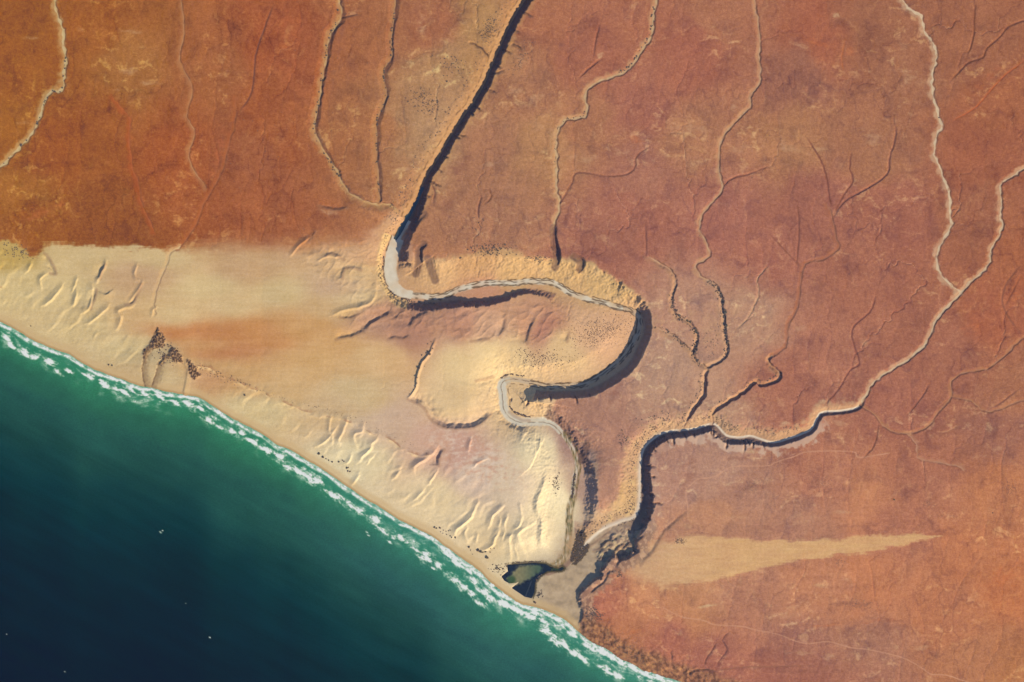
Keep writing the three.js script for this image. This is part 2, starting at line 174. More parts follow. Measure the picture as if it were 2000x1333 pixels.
const PENINSULA = poly([850,640, 900,602, 960,580, 1008,556, 1078,554, 1121,576, 1152,588, 1203,601, 1231,607, 1247,617, 1249,632, 1246,650, 1231,676, 1212,702, 1171,733, 1140,750, 1104,753, 1066,754, 1034,748, 990,745, 930,760, 850,740]);
const STREAK = poly([1842,1046, 1780,1041, 1700,1044, 1590,1053, 1500,1053, 1420,1049, 1350,1043, 1310,1052, 1265,1046, 1240,1062, 1225,1092, 1207,1124, 1240,1140, 1290,1150, 1335,1144, 1380,1139, 1480,1115, 1560,1097, 1680,1083, 1760,1068, 1820,1055]);
const LOWLAND = poly([930,1098, 975,1092, 1013,1096, 1044,1096, 1080,1098, 1098,1080, 1108,1040, 1140,1050, 1170,1034, 1214,1019, 1244,1018, 1262,1026, 1252,1046, 1240,1057, 1246,1078, 1231,1087, 1210,1095, 1202,1084, 1188,1103, 1176,1112, 1174,1129, 1154,1141, 1135,1158, 1133,1175, 1140,1194, 1128,1240, 1060,1230, 980,1190]);
const TERRACE = poly([1214,1019, 1244,1018, 1262,1030, 1244,1057, 1246,1078, 1231,1087, 1210,1095, 1196,1092, 1190,1106, 1176,1112, 1170,1100, 1165,1085, 1172,1062, 1190,1045]);
const LAGOON = poly([989,1103, 1013,1102, 1044,1100, 1066,1102, 1076,1108, 1090,1112, 1099,1107, 1104,1112, 1096,1117, 1082,1117, 1070,1117, 1056,1127, 1046,1139, 1045,1158, 1039,1171, 1025,1168, 1013,1160, 998,1150, 1012,1139, 1008,1141, 994,1142, 984,1136, 978,1127, 991,1117]);
const OUTCROPS = [poly([308,643, 314,652, 321,667, 316,678, 302,680, 294,684, 285,694, 282,708, 278,700, 279,688, 290,675, 299,662]), poly([336,678, 346,688, 353,697, 355,707, 344,707, 333,698, 320,704, 312,712, 318,698, 330,690]), poly([366,704, 377,714, 389,733, 378,741, 372,732, 368,718])];
const PATCHES = pts([60,75,30,6,0,.1, 275,90,18,8,0,0, 250,140,26,14,0,.2, 290,165,25,7,0,.1, 230,175,12,6,0,0, 255,62,40,5,0,.05, 160,60,14,6,0,0, 40,240,30,5,0,-.1, 640,415,40,9,0,.1, 725,455,20,9,0,0, 690,28,26,7,0,-.1, 820,50,22,16,0,0, 790,330,30,5,0,.2, 620,270,14,20,0,.3, 1170,112,8,13,3,-.3, 1240,275,26,18,1,0, 1140,312,36,11,0,.1, 1210,298,22,10,0,0, 1400,337,12,12,3,0, 1345,252,60,10,0,0, 1425,215,22,11,0,-.6, 1450,290,30,13,0,0, 1545,290,36,15,0,.2, 1610,290,28,6,0,0, 1700,268,36,18,0,.2, 1775,150,36,17,0,.4, 1560,88,32,9,0,.3, 1630,32,7,7,3,0, 1020,120,16,28,0,.3, 1010,182,26,11,0,0, 1045,192,34,8,0,0, 1060,250,26,10,0,0, 960,322,40,8,0,0, 1130,412,26,7,0,0, 1180,468,30,13,0,.4, 1060,462,34,7,0,-.2, 1045,440,12,5,3,.2, 1660,655,16,8,0,.6, 1690,668,15,10,0,.8, 1600,790,14,20,3,.5, 1560,642,26,9,0,0, 1500,660,12,20,0,.3, 1345,620,14,40,0,.2, 1390,640,24,50,0,0, 1280,640,26,30,0,0, 1440,600,14,30,0,.5,
  1290,770,24,18,0,0, 1290,830,44,9,3,-.1, 1470,880,50,7,3,.1, 1410,866,14,14,3,0, 1530,832,26,9,3,-.4, 1250,900,10,20,3,0, 1640,825,40,7,0,0, 1940,880,36,8,0,-.3, 1900,640,30,18,1,0, 1560,1275,34,10,0,.1, 1625,1282,28,12,0,0, 1800,1266,16,10,0,0, 1750,1266,10,7,0,0, 1385,1184,46,4,3,-.2, 1325,1240,20,8,0,.2, 1388,1272,8,22,0,.5, 1640,1340,30,8,0,0, 1540,1195,36,14,0,0, 1600,1145,14,6,0,0, 1570,1012,40,9,0,0, 1640,1000,24,6,0,0, 1440,1010,30,7,0,0, 1340,1030,24,12,0,0, 1655,105,14,20,1,.5, 1590,85,44,10,1,.1, 1935,150,38,12,1,-.7, 1985,570,22,46,1,.2, 1620,1222,60,5,1,-.05, 1725,1214,54,7,1,.05, 1240,1235,26,9,1,0, 1960,1130,50,26,1,-.3, 255,262,6,56,1,.05, 277,380,6,34,1,-.25, 240,330,20,5,1,.1, 418,335,12,22,1,.4, 482,212,34,7,1,-.1, 430,290,16,46,1,.3, 560,60,30,60,1,0, 80,415,60,20,1,-.3,
  1660,1178,60,15,2,.15, 1530,1262,18,20,2,0, 1560,1312,50,8,2,0, 1750,1226,44,7,2,0, 1600,560,18,34,2,0, 1700,645,22,10,2,-.5, 1345,935,34,44,2,.2, 1450,895,44,9,2,0, 1640,960,36,18,2,.2, 1480,950,46,14,2,-.4, 1510,1035,60,10,2,.05, 1660,1028,70,8,2,0, 1480,420,30,10,2,-.3, 1650,390,40,8,2,-.5, 1590,190,50,26,2,0, 1100,90,40,14,2,0, 900,330,20,36,2,.5, 880,400,16,34,2,.4, 1330,500,16,40,2,.1, 665,80,7,40,2,.15, 650,170,6,40,2,.15, 742,300,6,40,2,0, 770,60,5,40,2,0, 1420,385,24,8,2,-.5, 1880,820,46,16,2,-.4, 1200,770,18,26,2,.2, 1350,760,8,30,2,0], 6);

// ---------------------------------------------------------------- rasters over the map
const grid = (step) => { const nx = Math.round(2120 / step) + 1, ny = Math.round(1423 / step) + 1; return { step, nx, ny, x0: -60, y0: -45, n: nx * ny }; };
function near(g, line, R, cb, closed) {                             // cb(cell, distance, side, position along, x, y) for cells within R of the line
  const P = closed ? [...line, line[0]] : line;
  let a = 1e9, b = -1e9, c = 1e9, d = -1e9;
  for (const p of P) { a = Math.min(a, p[0]); b = Math.max(b, p[0]); c = Math.min(c, p[1]); d = Math.max(d, p[1]); }
  const cx = (v) => clamp(v, 0, g.nx - 1), cy = (v) => clamp(v, 0, g.ny - 1);
  const i0 = cx(Math.floor((a - R - g.x0) / g.step)), i1 = cx(Math.ceil((b + R - g.x0) / g.step)), j0 = cy(Math.floor((c - R - g.y0) / g.step)), j1 = cy(Math.ceil((d + R - g.y0) / g.step));
  const w = i1 - i0 + 1, h = j1 - j0 + 1; if (w < 1 || h < 1) return;
  const D = new Float32Array(w * h).fill(R * R), T = new Float32Array(w * h), Q = new Int8Array(w * h);
  for (let k = 0; k < P.length - 1; k++) {
    const ax = P[k][0], ay = P[k][1], dx = P[k + 1][0] - ax, dy = P[k + 1][1] - ay, l2 = dx * dx + dy * dy || 1;
    const u0 = Math.max(i0, Math.floor((Math.min(ax, ax + dx) - R - g.x0) / g.step)), u1 = Math.min(i1, Math.ceil((Math.max(ax, ax + dx) + R - g.x0) / g.step));
    const v0 = Math.max(j0, Math.floor((Math.min(ay, ay + dy) - R - g.y0) / g.step)), v1 = Math.min(j1, Math.ceil((Math.max(ay, ay + dy) + R - g.y0) / g.step));
    for (let j = v0; j <= v1; j++) { const py = g.y0 + j * g.step - ay; for (let i = u0; i <= u1; i++) {
      const px = g.x0 + i * g.step - ax, t = clamp((px * dx + py * dy) / l2, 0, 1), ex = px - t * dx, ey = py - t * dy, q = ex * ex + ey * ey, o = (j - j0) * w + i - i0;
      if (q < D[o]) { D[o] = q; T[o] = k + t; Q[o] = px * dy - py * dx > 0 ? 1 : -1; }
    } }
  }
  for (let j = 0; j < h; j++) for (let i = 0; i < w; i++) { const o = j * w + i; if (D[o] < R * R) cb((j + j0) * g.nx + i + i0, Math.sqrt(D[o]), Q[o], T[o] / (line.k ?? 1), g.x0 + (i + i0) * g.step, g.y0 + (j + j0) * g.step); }
}
function inside(poly, x, y) { let c = false; for (let i = 0, j = poly.length - 1; i < poly.length; j = i++) { const [a, b] = poly[i], [e, f] = poly[j]; if ((b > y) !== (f > y) && x < ((e - a) * (y - b)) / (f - b) + a) c = !c; } return c; }
function area(g, poly, R) {                                         // signed distance to a polygon, positive inside, held at +-R
  const out = new Float32Array(g.n).fill(-R);
  for (let j = 0; j < g.ny; j++) {
    const y = g.y0 + j * g.step, xs = [];
    for (let i = 0, k = poly.length - 1; i < poly.length; k = i++) { const [a, b] = poly[i], [e, f] = poly[k]; if ((b > y) !== (f > y)) xs.push(((e - a) * (y - b)) / (f - b) + a); }
    xs.sort((p, q) => p - q);
    for (let k = 0; k + 1 < xs.length; k += 2) for (let i = Math.max(0, Math.ceil((xs[k] - g.x0) / g.step)); i <= Math.min(g.nx - 1, Math.floor((xs[k + 1] - g.x0) / g.step)); i++) out[j * g.nx + i] = R;
  }
  near(g, poly, R, (o, d) => { out[o] = out[o] > 0 ? d : -d; }, true);
  return out;
}
function ragged(g, poly, R, amp, sc) {                              // the same with an edge frayed by noise
  const q = area(g, poly, R), out = new Float32Array(g.n).fill(-R);
  for (let j = 0, o = 0; j < g.ny; j++) for (let i = 0; i < g.nx; i++, o++) {
    if (q[o] <= -R && (i + j) % 1 === 0) { let far = true; const s = Math.ceil(amp / g.step); if ((q[Math.max(0, o - s)] > -R) || (q[Math.min(g.n - 1, o + s)] > -R)) far = false; if (far) continue; }
    const x = g.x0 + i * g.step, y = g.y0 + j * g.step, u = clamp(Math.round(i + amp * fbm(x / sc, y / sc, 4) / g.step), 0, g.nx - 1), v = clamp(Math.round(j + amp * fbm(x / sc + 40, y / sc + 7, 4) / g.step), 0, g.ny - 1);
    out[o] = q[v * g.nx + u];
  }
  return out;
}
const plainHeight = (x, y) => { const d = inland(x, y); return 50 + 125 * (1 - Math.exp(-(d - 80) / 380)); };
for (const c of [RIVER, EAST, ...SLOTS]) for (const p of c) if (p[2] < 0) p[2] += plainHeight(p[0], p[1]);
const STEP_X = [-140, 0, 150, 300, 390, 500, 620, 700, 850, 960, 1060, 1100, 1130, 2300], STEP_D = [136, 136, 120, 86, 56, 70, 84, 112, 136, 150, 120, 60, 26, 26];
const beltWidth = (x) => { let k = 0; while (STEP_X[k + 1] < x) k++; return lerp(STEP_D[k], STEP_D[k + 1], clamp((x - STEP_X[k]) / (STEP_X[k + 1] - STEP_X[k]), 0, 1)); };
const profile = (D, f, w, r, g) => { if (D < f) return 1; const u = (D - f) / w; if (u < 1) return 1 - r * (0.55 * u + 0.45 * u * u); const t = (D - f - w) / g; return t < 1 ? (1 - r) * (1 - t) * (1 - t) : 0; };

// ---------------------------------------------------------------- heights
const KINDS = { plain: 1, dunes: 2, beach: 3, sheet: 4, mouth: 5, valley: 6, river: 7, canyon: 8, east: 9, delta: 10, streak: 11, rock: 12, trackA: 13, trackB: 14, bed: 20 };
const TRACK_A = poly([1343,1010, 1343,993, 1340,959, 1352,945, 1366,935, 1394,932, 1423,914, 1445,911, 1500,910, 1512,904, 1524,900, 1550,892, 1581,882, 1662,882, 1672,890, 1677,894, 1705,890, 1737,885]);
const TRACK_B = poly([1296,1188, 1320,1200, 1336,1207, 1376,1213, 1388,1219, 1401,1222, 1448,1224, 1480,1232, 1520,1240, 1552,1252, 1580,1258, 1618,1254, 1660,1265, 1705,1271, 1745,1280, 1780,1293, 1810,1312, 1822,1318, 1850,1320, 1900,1336, 1960,1350]);
const G = grid(1.5), H = new Float32Array(G.n), K = new Uint8Array(G.n), FLOW = new Float32Array(G.n);
{
  const g = G, low = ragged(g, LOWLAND, 62, 7, 16), ter = ragged(g, TERRACE, 14, 12, 20), sand = ragged(g, SANDLAND, 40, 7, 22), streak = ragged(g, STREAK, 30, 6, 30), pen = area(g, PENINSULA, 30);
  for (let j = 0, o = 0; j < g.ny; j++) for (let i = 0; i < g.nx; i++, o++) {
    const x = g.x0 + i * g.step, y = g.y0 + j * g.step, d = inland(x, y);
    if (d < -6) { H[o] = Math.max(-9, d * 0.35); continue; }
    const P = 50 + 125 * (1 - Math.exp(-(d - 80) / 380)), east = sm(1095, 1135, x);
    let bw = beltWidth(x); if (east > 0) bw *= 1 + east * (0.75 * noise(x / 13, y / 60) + 0.3 * noise(x / 5, y / 20));
    const t = clamp((d - 5 * (1 - east)) / bw, 0, 1), ramp = lerp(t * (1.35 - 0.35 * t), Math.pow(t, 0.8), east);
    let h = d < 0 ? d * 0.4 : Math.max(P * ramp, Math.min(0.22 * d, 3));
    // lowland behind the beach: gentle towards the dunes, a cliff on the east side
    const wOut = lerp(46, 1.5, sm(1095, 1120, x)), m = sm(-wOut, lerp(0, 5, sm(1095, 1120, x)), low[o] + (x > 1110 ? 1.6 * fbm(x / 7, y / 7, 3) : 0));
    if (m > 0 && d > 0) h = lerp(h, 2.6 + 2.2 * (1 + fbm(x / 40, y / 40, 3)) * sm(4, 26, d) + sm(-6, 10, ter[o]) * (8 + 30 * Math.max(0, fbm(x / 24 + 3, y / 24, 4) + 0.32) - 9 * Math.pow(ridge(x / 12 + y / 30, y / 16), 5)) + 1.6 * fbm(x / 9, y / 9, 3) * sm(1070, 1100, x), m);
    if (pen[o] > 0) h = lerp(h, 22 + 0.19 * (1250 - x), sm(0, 10, pen[o]) * sm(850, 1010, x));
    // relief of its own: washes and hollows on the plain, wind ripples on the sand
    const onSand = Math.max(sm(-6, 10, sand[o]), sm(-6, 8, streak[o])), wx = x + 26 * fbm(x / 120, y / 120, 2), wy = y + 26 * fbm(x / 120 + 7, y / 120 + 3, 2);
    const up = sm(20, 120, d), vx = x + 8 * noise(x / 40, y / 40), vy = y + 8 * noise(x / 40 + 9, y / 40);
    const rills = Math.pow(ridge(wx / 62, wy / 170), 6) * 3.2 + Math.pow(ridge(wx / 24 + 9, wy / 60), 7) * 1.5;
    const plainR = 9 * fbm(wx / 120, wy / 120, 3) + 1.7 * fbm(x / 26, y / 34, 4) - 0.7 * rills + 0.75 * fbm(x / 4.2, y / 4.2, 2) + 0.9 * fbm(vx / 14, vy / 11, 3);
    const beachy = sm(8, 16, d) * (1 - sm(24, 55, d)) * (1 - east);
    const du = (x + y) * 0.707 + 9 * fbm(x / 34, y / 34, 2), dv = (x - y) * 0.707 + 9 * fbm(x / 34 + 5, y / 34, 2), belt = sm(20, 45, d) * sm(beltWidth(x) + 6, beltWidth(x) - 14, d) * (1 - sm(1040, 1090, x)) * (1 - sm(255, 285, x) * (1 - sm(395, 430, x)));
    const saw = (v) => { const t = v - Math.floor(v); return t < 0.78 ? t / 0.78 : (1 - t) / 0.22; };
    const dunes = belt * (6.5 * saw(du / 25 + 0.3 * noise(dv / 40, du / 60)) * sm(-0.25, 0.5, noise(du / 46 + 3, dv / 40) + .3 * noise(du / 20, dv / 20)) + 1.2 * noise(du / 8, dv / 16));
    const sandR = 3.0 * fbm(x / 90, y / 45, 3) + 1.2 * noise(x / 17 + y / 26, y / 30 - x / 40) * (1 - sm(100, 200, d)) + 0.8 * fbm(x / 7, y / 6, 3) + 0.3 * noise(x / 3.3, y / 3.3) + beachy * 1.1 * noise(x / 3.2, y / 3.2) + dunes;
    const lowM = m > 0 ? 1 - 0.85 * m : 1;
    if (d > 0) h += lerp(plainR * up + (east > 0 ? east * (1 - sm(30, 70, d)) * (6 * fbm(x / 13, y / 13, 4) - 6 * Math.pow(ridge((x + y) / 26, (x - y) / 9), 4)) * sm(3, 14, d) : 0), sandR * sm(2, 30, d), onSand) * lowM;
    H[o] = h;
    K[o] = d < -4 ? 0 : low[o] > -1 && x > 1040 || low[o] > 4 ? KINDS.delta : d < lerp(13, 4, east) ? KINDS.beach : sand[o] < 0 ? (streak[o] > -2 ? KINDS.streak : KINDS.plain) : x > 1000 + 0.55 * (900 - y) && y > 832 ? KINDS.mouth : d < beltWidth(x) + 2 && x < 1000 ? KINDS.dunes : x > 745 && y < 830 ? KINDS.valley : KINDS.sheet;
  }
  for (const [amp, s] of [[9, [740,612, 800,606, 840,616, 900,606, 960,602, 1008,590, 1060,584, 1100,600, 1112,640, 1104,668, 1040,672, 960,668, 900,670, 850,660, 800,655, 770,640]], [8, [574,492, 600,462, 640,470, 700,462, 742,480, 744,560, 756,590, 800,612, 760,640, 700,650, 660,620, 700,600, 650,560, 600,526]]]) {
    const q = ragged(g, pts(s), 20, 9, 20); for (let o = 0; o < g.n; o++) if (q[o] > -12) { const x = g.x0 + (o % g.nx) * g.step, y = g.y0 + Math.floor(o / g.nx) * g.step, m = sm(-8, 14, q[o]); H[o] += m * amp * (0.9 * fbm(x / 26, y / 17, 5) + 0.5 * Math.pow(ridge(x / 22 + y / 50, y / 26), 5) - 0.25); } }
  for (const s of OUTCROPS) { const a = area(g, s, 12); for (let o = 0; o < g.n; o++) if (a[o] > -11) { const x = g.x0 + (o % g.nx) * g.step, y = g.y0 + Math.floor(o / g.nx) * g.step, m = sm(-4, 4, a[o] + 2 * noise(x / 5, y / 5)); if (m > 0.5) K[o] = KINDS.rock; H[o] += m * (14 + 12 * fbm(x / 6, y / 6, 4)); } }
  near(g, poly([287,682, 279,700, 276,722, 279,745, 282,756]), 14, (o, D, s) => { H[o] -= 7 * Math.max(0, 1 - D / 14) * (s > 0 ? 1 : Math.max(0, 1 - D / 2.5)); });
  near(g, poly([320,697, 308,708, 305,724, 300,740, 295,754]), 14, (o, D, s) => { H[o] -= 6 * Math.max(0, 1 - D / 14) * (s > 0 ? 1 : Math.max(0, 1 - D / 2.5)); });
  near(g, poly([361,712, 366,724, 363,745, 358,766]), 10, (o, D, s) => { H[o] += 7 * Math.max(0, 1 - D / (s > 0 ? 10 : 3.5)); });
  for (const [hgt, w, rec, side, p] of SCARPS) { const L = pts(p), n = L.length - 1; near(g, dense(L, 1.2), w + rec, (o, D, s, T, x, y) => {
    if (s !== side) return; const e = Math.min(1, Math.min(T, n - T) * 1.6), d2 = Math.max(0, D + 1.2 * fbm(x / 6, y / 6, 2)), c = d2 < w ? d2 / w : Math.pow(1 - Math.min(1, (d2 - w) / rec), 1.5);
    if (d2 > 0) H[o] -= hgt * e * c * (1 + 0.25 * noise(x / 9, y / 9)); }); }
  { const L = []; for (let x = 386; x < 850; x += 9) { const bw = beltWidth(x); L.push([x, tab(coastTab, x) - (bw + 5 * noise(x / 22, 4.4)) / tab(coastCos, x)]); }
    near(g, dense(L, 2.6), 16, (o, D, s, T, x, y) => { const W = s > 0 ? 14 : 3.4; if (D < W) H[o] += (5.5 + 3.5 * noise(x / 13, y / 13)) * Math.pow(1 - D / W, 1.2); }); }
  const ridgeH = new Float32Array(g.n);
  for (const [hgt, wp, wn, p] of DUNES) { const L = pts(p), n = L.length - 1; near(g, dense(L, 1.2), Math.max(wp, wn), (o, D, s, T, x, y) => {
    const e = Math.sin(Math.PI * clamp((T + 0.35) / (n + 0.7), 0, 1)), W = s > 0 ? wp : wn * 0.85, u = D / W; if (u < 1) ridgeH[o] = Math.max(ridgeH[o], hgt * 1.8 * Math.pow(e, 0.7) * (s > 0 ? 1 - u : Math.pow(1 - u, 1.4))); }); }
  for (let o = 0; o < g.n; o++) H[o] += ridgeH[o];
  const B = H.slice();
  const carve = (C, R, cls, bed) => near(g, dense(C, 0.7), R, (o, D, s, T, x, y) => {
    const k = Math.min(C.length - 2, T | 0), t = T - k, a = C[k], b = C[k + 1], q = s > 0 ? 7 : 3;
    const f = lerp(a[q], b[q], t), w = lerp(a[q + 1], b[q + 1], t), r = lerp(a[q + 2], b[q + 2], t), gg = lerp(a[q + 3], b[q + 3], t), zf = lerp(a[2], b[2], t);
    if (D > f + w + gg) return;
    const jit = D > f * 0.8 ? Math.min(w * 0.42, 5) * (fbm(x / 13, y / 13, 4) + 0.4 * noise(x / 4, y / 4)) * (x > 1085 && y < 800 && q === 7 && w < 20 ? 0.5 : 1) : 0;
    const pr = profile(Math.max(0, D + jit), f, w, r, gg), h = B[o] - Math.max(0, B[o] - zf) * pr + (D < f ? 0.4 * noise(x / 6, y / 6) : (w > 25 ? 1.0 * fbm(x / 11, y / 11, 4) * Math.min(1, pr * 3) * (1 - pr) * 2 : 0));
    if (h < H[o]) { H[o] = h; if (bed && D < Math.min(f, bed(T, s))) K[o] = KINDS.river; else if (D < f + Math.min(w, 60) && K[o] !== KINDS.delta && K[o] !== KINDS.river) K[o] = typeof cls === 'function' ? cls(x, y, T) : cls; }
  });
  carve(RIVER, 400, (x, y, T) => T < 9 ? KINDS.canyon : y > 832 && x < 1110 ? KINDS.mouth : KINDS.valley, (T, s) => T < 9 ? 2.5 : T < 17 ? 14 : T > 42 && T < 48 ? 9 : 5);
  carve(EAST, 110, KINDS.east);
  for (const c of SLOTS) carve(c, 16, (x) => x > 1000 && x < 1090 ? KINDS.plain : KINDS.valley);
  STREAMS.forEach((st, q) => { const n = st.p.length - 1; near(g, dense(st.p, 2.1), st.w + 14, (o, D, s, T, x, y) => {
    const e = sm(0, 1.2, T) , j = (0.7 + 0.2 * st.w) * noise(x / 5, y / 5), d2 = Math.max(0, D + j), w = s > 0 ? (st.pw ? st.pw * sm(-0.5, 0.4, noise(x / 40, y / 60)) : 0) + 1.6 + st.d * 0.06 : (st.nw ?? 3) + st.w, f = st.w * Math.max(0.1, 0.5 + 0.7 * noise(x / 13, y / 13));
    if (d2 < f + w) { const h = B[o] - (st.d < 12 ? st.d * 0.62 : st.d) * (0.35 + 0.65 * e) * profile(d2, f, w, 1, 1); if (h < H[o]) H[o] = h; if (d2 < f + 1 && (K[o] === KINDS.plain || K[o] === KINDS.sheet)) K[o] = KINDS.bed + q; } }); });
  for (const [dep, , p] of LINES) { const L = pts(p), n = L.length - 1; near(g, dense(L, 1.2), 8, (o, D, s, T, x, y) => { const d2 = Math.max(0, D + 1.1 * noise(x / 5, y / 5)), w = s > 0 ? 2.2 : 4.5; H[o] -= dep * 0.8 * Math.max(0, 1 - d2 / w) * Math.min(1, 0.35 + (n - T)) * (T > 0.3 || dep > 11 ? 1 : 0.5); }); }
  { // rain: route water over the ground, let it cut its own branching washes
    const W = g.nx, N = g.n, nb = [-1, 1, -W, W, -W - 1, -W + 1, W - 1, W + 1], lv = (h) => clamp(Math.floor((h + 12) * 12), 0, 4095), bucket = Array.from({ length: 4096 }, () => []);
    const Fl = Float32Array.from(H, (h, o) => h + 0.9 * noise((o % W) / 3.1, Math.floor(o / W) / 3.1)), rec = new Int32Array(N).fill(-1), seen = new Uint8Array(N), order = new Int32Array(N); let n = 0, cur = 0;
    const inside1 = (o) => o >= W && o < N - W && o % W > 0 && o % W < W - 1;
    for (let o = 0; o < N; o++) if (!inside1(o) || !K[o] || K[o] === KINDS.river) { seen[o] = 1; if (inside1(o) ? nb.some((d) => K[o + d]) : K[o]) bucket[lv(Fl[o])].push(o); }
    while (cur < 4096) {
      const q = bucket[cur]; if (!q.length) { cur++; continue; }
      const o = q.pop(); order[n++] = o; if (!inside1(o)) { if (rec[o] < 0) { for (const d of [-1, 1, -W, W]) { const p = o + d; if (p >= 0 && p < N && inside1(p) && !seen[p]) { seen[p] = 1; rec[p] = o; Fl[p] = Math.max(Fl[p], Fl[o] + 1e-3); bucket[Math.max(cur, lv(Fl[p]))].push(p); } } } continue; }
      for (const d of nb) { const p = o + d; if (seen[p]) continue; seen[p] = 1; Fl[p] = Math.max(Fl[p], Fl[o] + 1e-3); rec[p] = o; bucket[Math.max(cur, lv(Fl[p]))].push(p); }
    }
    for (let k = 0; k < n; k++) { const o = order[k]; if (rec[o] < 0 || !inside1(o)) continue; let best = (Fl[o] - Fl[rec[o]]) * 0.7, to = rec[o]; for (let m = 0; m < 8; m++) { const p = o + nb[m], s = (Fl[o] - Fl[p]) * (m < 4 ? 1 : 0.7071); if (s > best && seen[p]) { best = s; to = p; } } rec[o] = to; }
    const acc = new Float32Array(N).fill(0), idx = order.subarray(0, n).slice().sort((p, q) => Fl[q] - Fl[p]);
    for (let k = 0; k < n; k++) { const o = idx[k]; acc[o] += K[o] === KINDS.plain || K[o] >= KINDS.bed ? 1 : K[o] === KINDS.canyon || K[o] === KINDS.east || K[o] === KINDS.valley ? 0.7 : 0.05; if (rec[o] >= 0) acc[rec[o]] += acc[o]; }
    const cut = new Float32Array(N);
    for (let o = 0; o < N; o++) { const k = K[o], m = k === KINDS.plain ? 1 : k === KINDS.canyon || k === KINDS.east || k === KINDS.valley ? 0.9 : k === KINDS.delta ? 0.5 : k >= KINDS.bed || k === KINDS.river ? 0 : 0.25; if (m && acc[o] > 150) { const x = g.x0 + (o % W) * g.step, y = g.y0 + Math.floor(o / W) * g.step, q = m * (1 - 0.55 * sm(880, 960, y) * sm(1150, 1250, x)) * (1 - 0.45 * sm(620, 420, x)) * (0.45 + 0.75 * sm(-0.35, 0.35, fbm(x / 120 + 70, y / 120, 2))); cut[o] = q * Math.min(6, Math.log2(acc[o] / 150)); } }
    for (let o = W + 1; o < N - W - 1; o++) { const c = cut[o], f = (0.34 * c + 0.11 * (cut[o - 1] + cut[o + 1] + cut[o - W] + cut[o + W]) + 0.055 * (cut[o - W - 1] + cut[o - W + 1] + cut[o + W - 1] + cut[o + W + 1])); FLOW[o] = f; if (f) H[o] -= f * (0.62 + 0.2 * f); }
  }
  [TRACK_A, TRACK_B].forEach((L, q) => near(g, dense(L, .8), 1.1, (o) => { if (K[o] === KINDS.plain) K[o] = KINDS.trackA + q; }));
  const lag = area(g, LAGOON, 8);
  for (let o = 0; o < g.n; o++) { if (lag[o] > -8 && lag[o] < 8.1 && K[o]) H[o] = lerp(Math.max(H[o], 1.9), -1.5, sm(-1, 2.5, lag[o])); else if (K[o]) { const d = inland(g.x0 + (o % g.nx) * g.step, g.y0 + Math.floor(o / g.nx) * g.step); if (d > 0) H[o] = Math.max(H[o], Math.min(2, d * 0.22) + (d > 8 ? 0.2 : 0)); } }
}
function heightAt(x, y) { const u = clamp((x - G.x0) / G.step, 0, G.nx - 1.01), v = clamp((y - G.y0) / G.step, 0, G.ny - 1.01), i = u | 0, j = v | 0, a = u - i, b = v - j, o = j * G.nx + i; return lerp(lerp(H[o], H[o + 1], a), lerp(H[o + G.nx], H[o + G.nx + 1], a), b); }

// ---------------------------------------------------------------- ground colours (sRGB as seen lit on the flat, turned into base colours below)
const PLAIN_TONES = pts([30,30,150,90,45, 60,150,152,90,48, 20,230,158,100,52, 200,60,160,95,54, 250,125,168,116,74, 180,250,150,86,53, 100,300,155,86,52, 30,380,165,108,62, 200,420,138,80,52, 60,430,146,86,50, 400,150,162,99,68, 350,300,165,88,58, 480,300,150,85,63, 500,420,160,88,60, 560,90,160,80,52, 530,250,165,88,55, 700,80,165,95,62, 700,250,168,104,68, 850,60,160,88,62, 850,180,188,140,98, 840,245,190,146,106, 880,110,182,134,92,
  940,50,190,140,86, 915,110,186,136,86, 960,300,172,112,82, 1060,50,170,96,66, 1020,180,174,110,76, 1060,280,186,128,82, 950,430,172,112,84, 1150,100,165,89,66, 1250,60,168,92,66, 1350,100,165,86,66, 1250,200,164,90,73, 1150,240,174,108,74, 1400,40,172,102,72, 1250,330,165,100,82, 1350,270,176,112,78, 1400,430,165,93,80, 1250,430,164,92,76, 1180,470,160,92,76, 1550,150,150,88,69, 1600,80,162,78,52,
  1700,60,150,85,58, 1750,150,157,93,64, 1550,270,177,115,75, 1700,300,165,102,70, 1600,400,153,84,70, 1750,420,160,86,68, 1500,500,165,92,76, 1700,550,164,92,71, 1900,100,153,85,56, 1950,200,160,82,48, 1930,300,153,75,48, 1900,450,150,80,55, 1980,500,166,85,50, 1950,620,166,81,52, 1850,700,154,85,66, 1980,750,165,96,67, 1750,800,160,89,72, 1600,700,173,103,82, 1450,620,194,146,118, 1350,600,190,140,116,
  1300,720,190,150,126, 1200,850,176,126,108, 1190,920,174,126,108, 1350,800,194,150,122, 1550,770,165,95,76, 1400,920,180,134,116, 1330,930,178,130,114, 1450,960,172,118,98, 1600,930,176,104,80, 1800,930,165,93,71, 1950,850,153,90,73, 1950,950,185,106,66, 1700,980,190,114,78, 1400,1010,176,118,90, 1550,1020,165,108,88, 1750,1020,170,96,72, 1900,1080,186,102,62, 1700,1130,190,108,70, 1980,1150,186,96,52, 1850,1200,180,100,64,
  1600,1150,188,114,80, 1450,1200,172,108,84, 1350,1200,186,124,84, 1250,1180,206,138,94, 1180,1180,196,122,94, 1200,1250,182,120,82, 1300,1260,164,99,82, 1400,1280,160,99,84, 1550,1290,148,90,77, 1700,1290,154,96,78, 1900,1290,170,99,64, 1980,1320,176,101,56, 1160,1230,165,112,80, 1250,1300,185,130,84], 5);
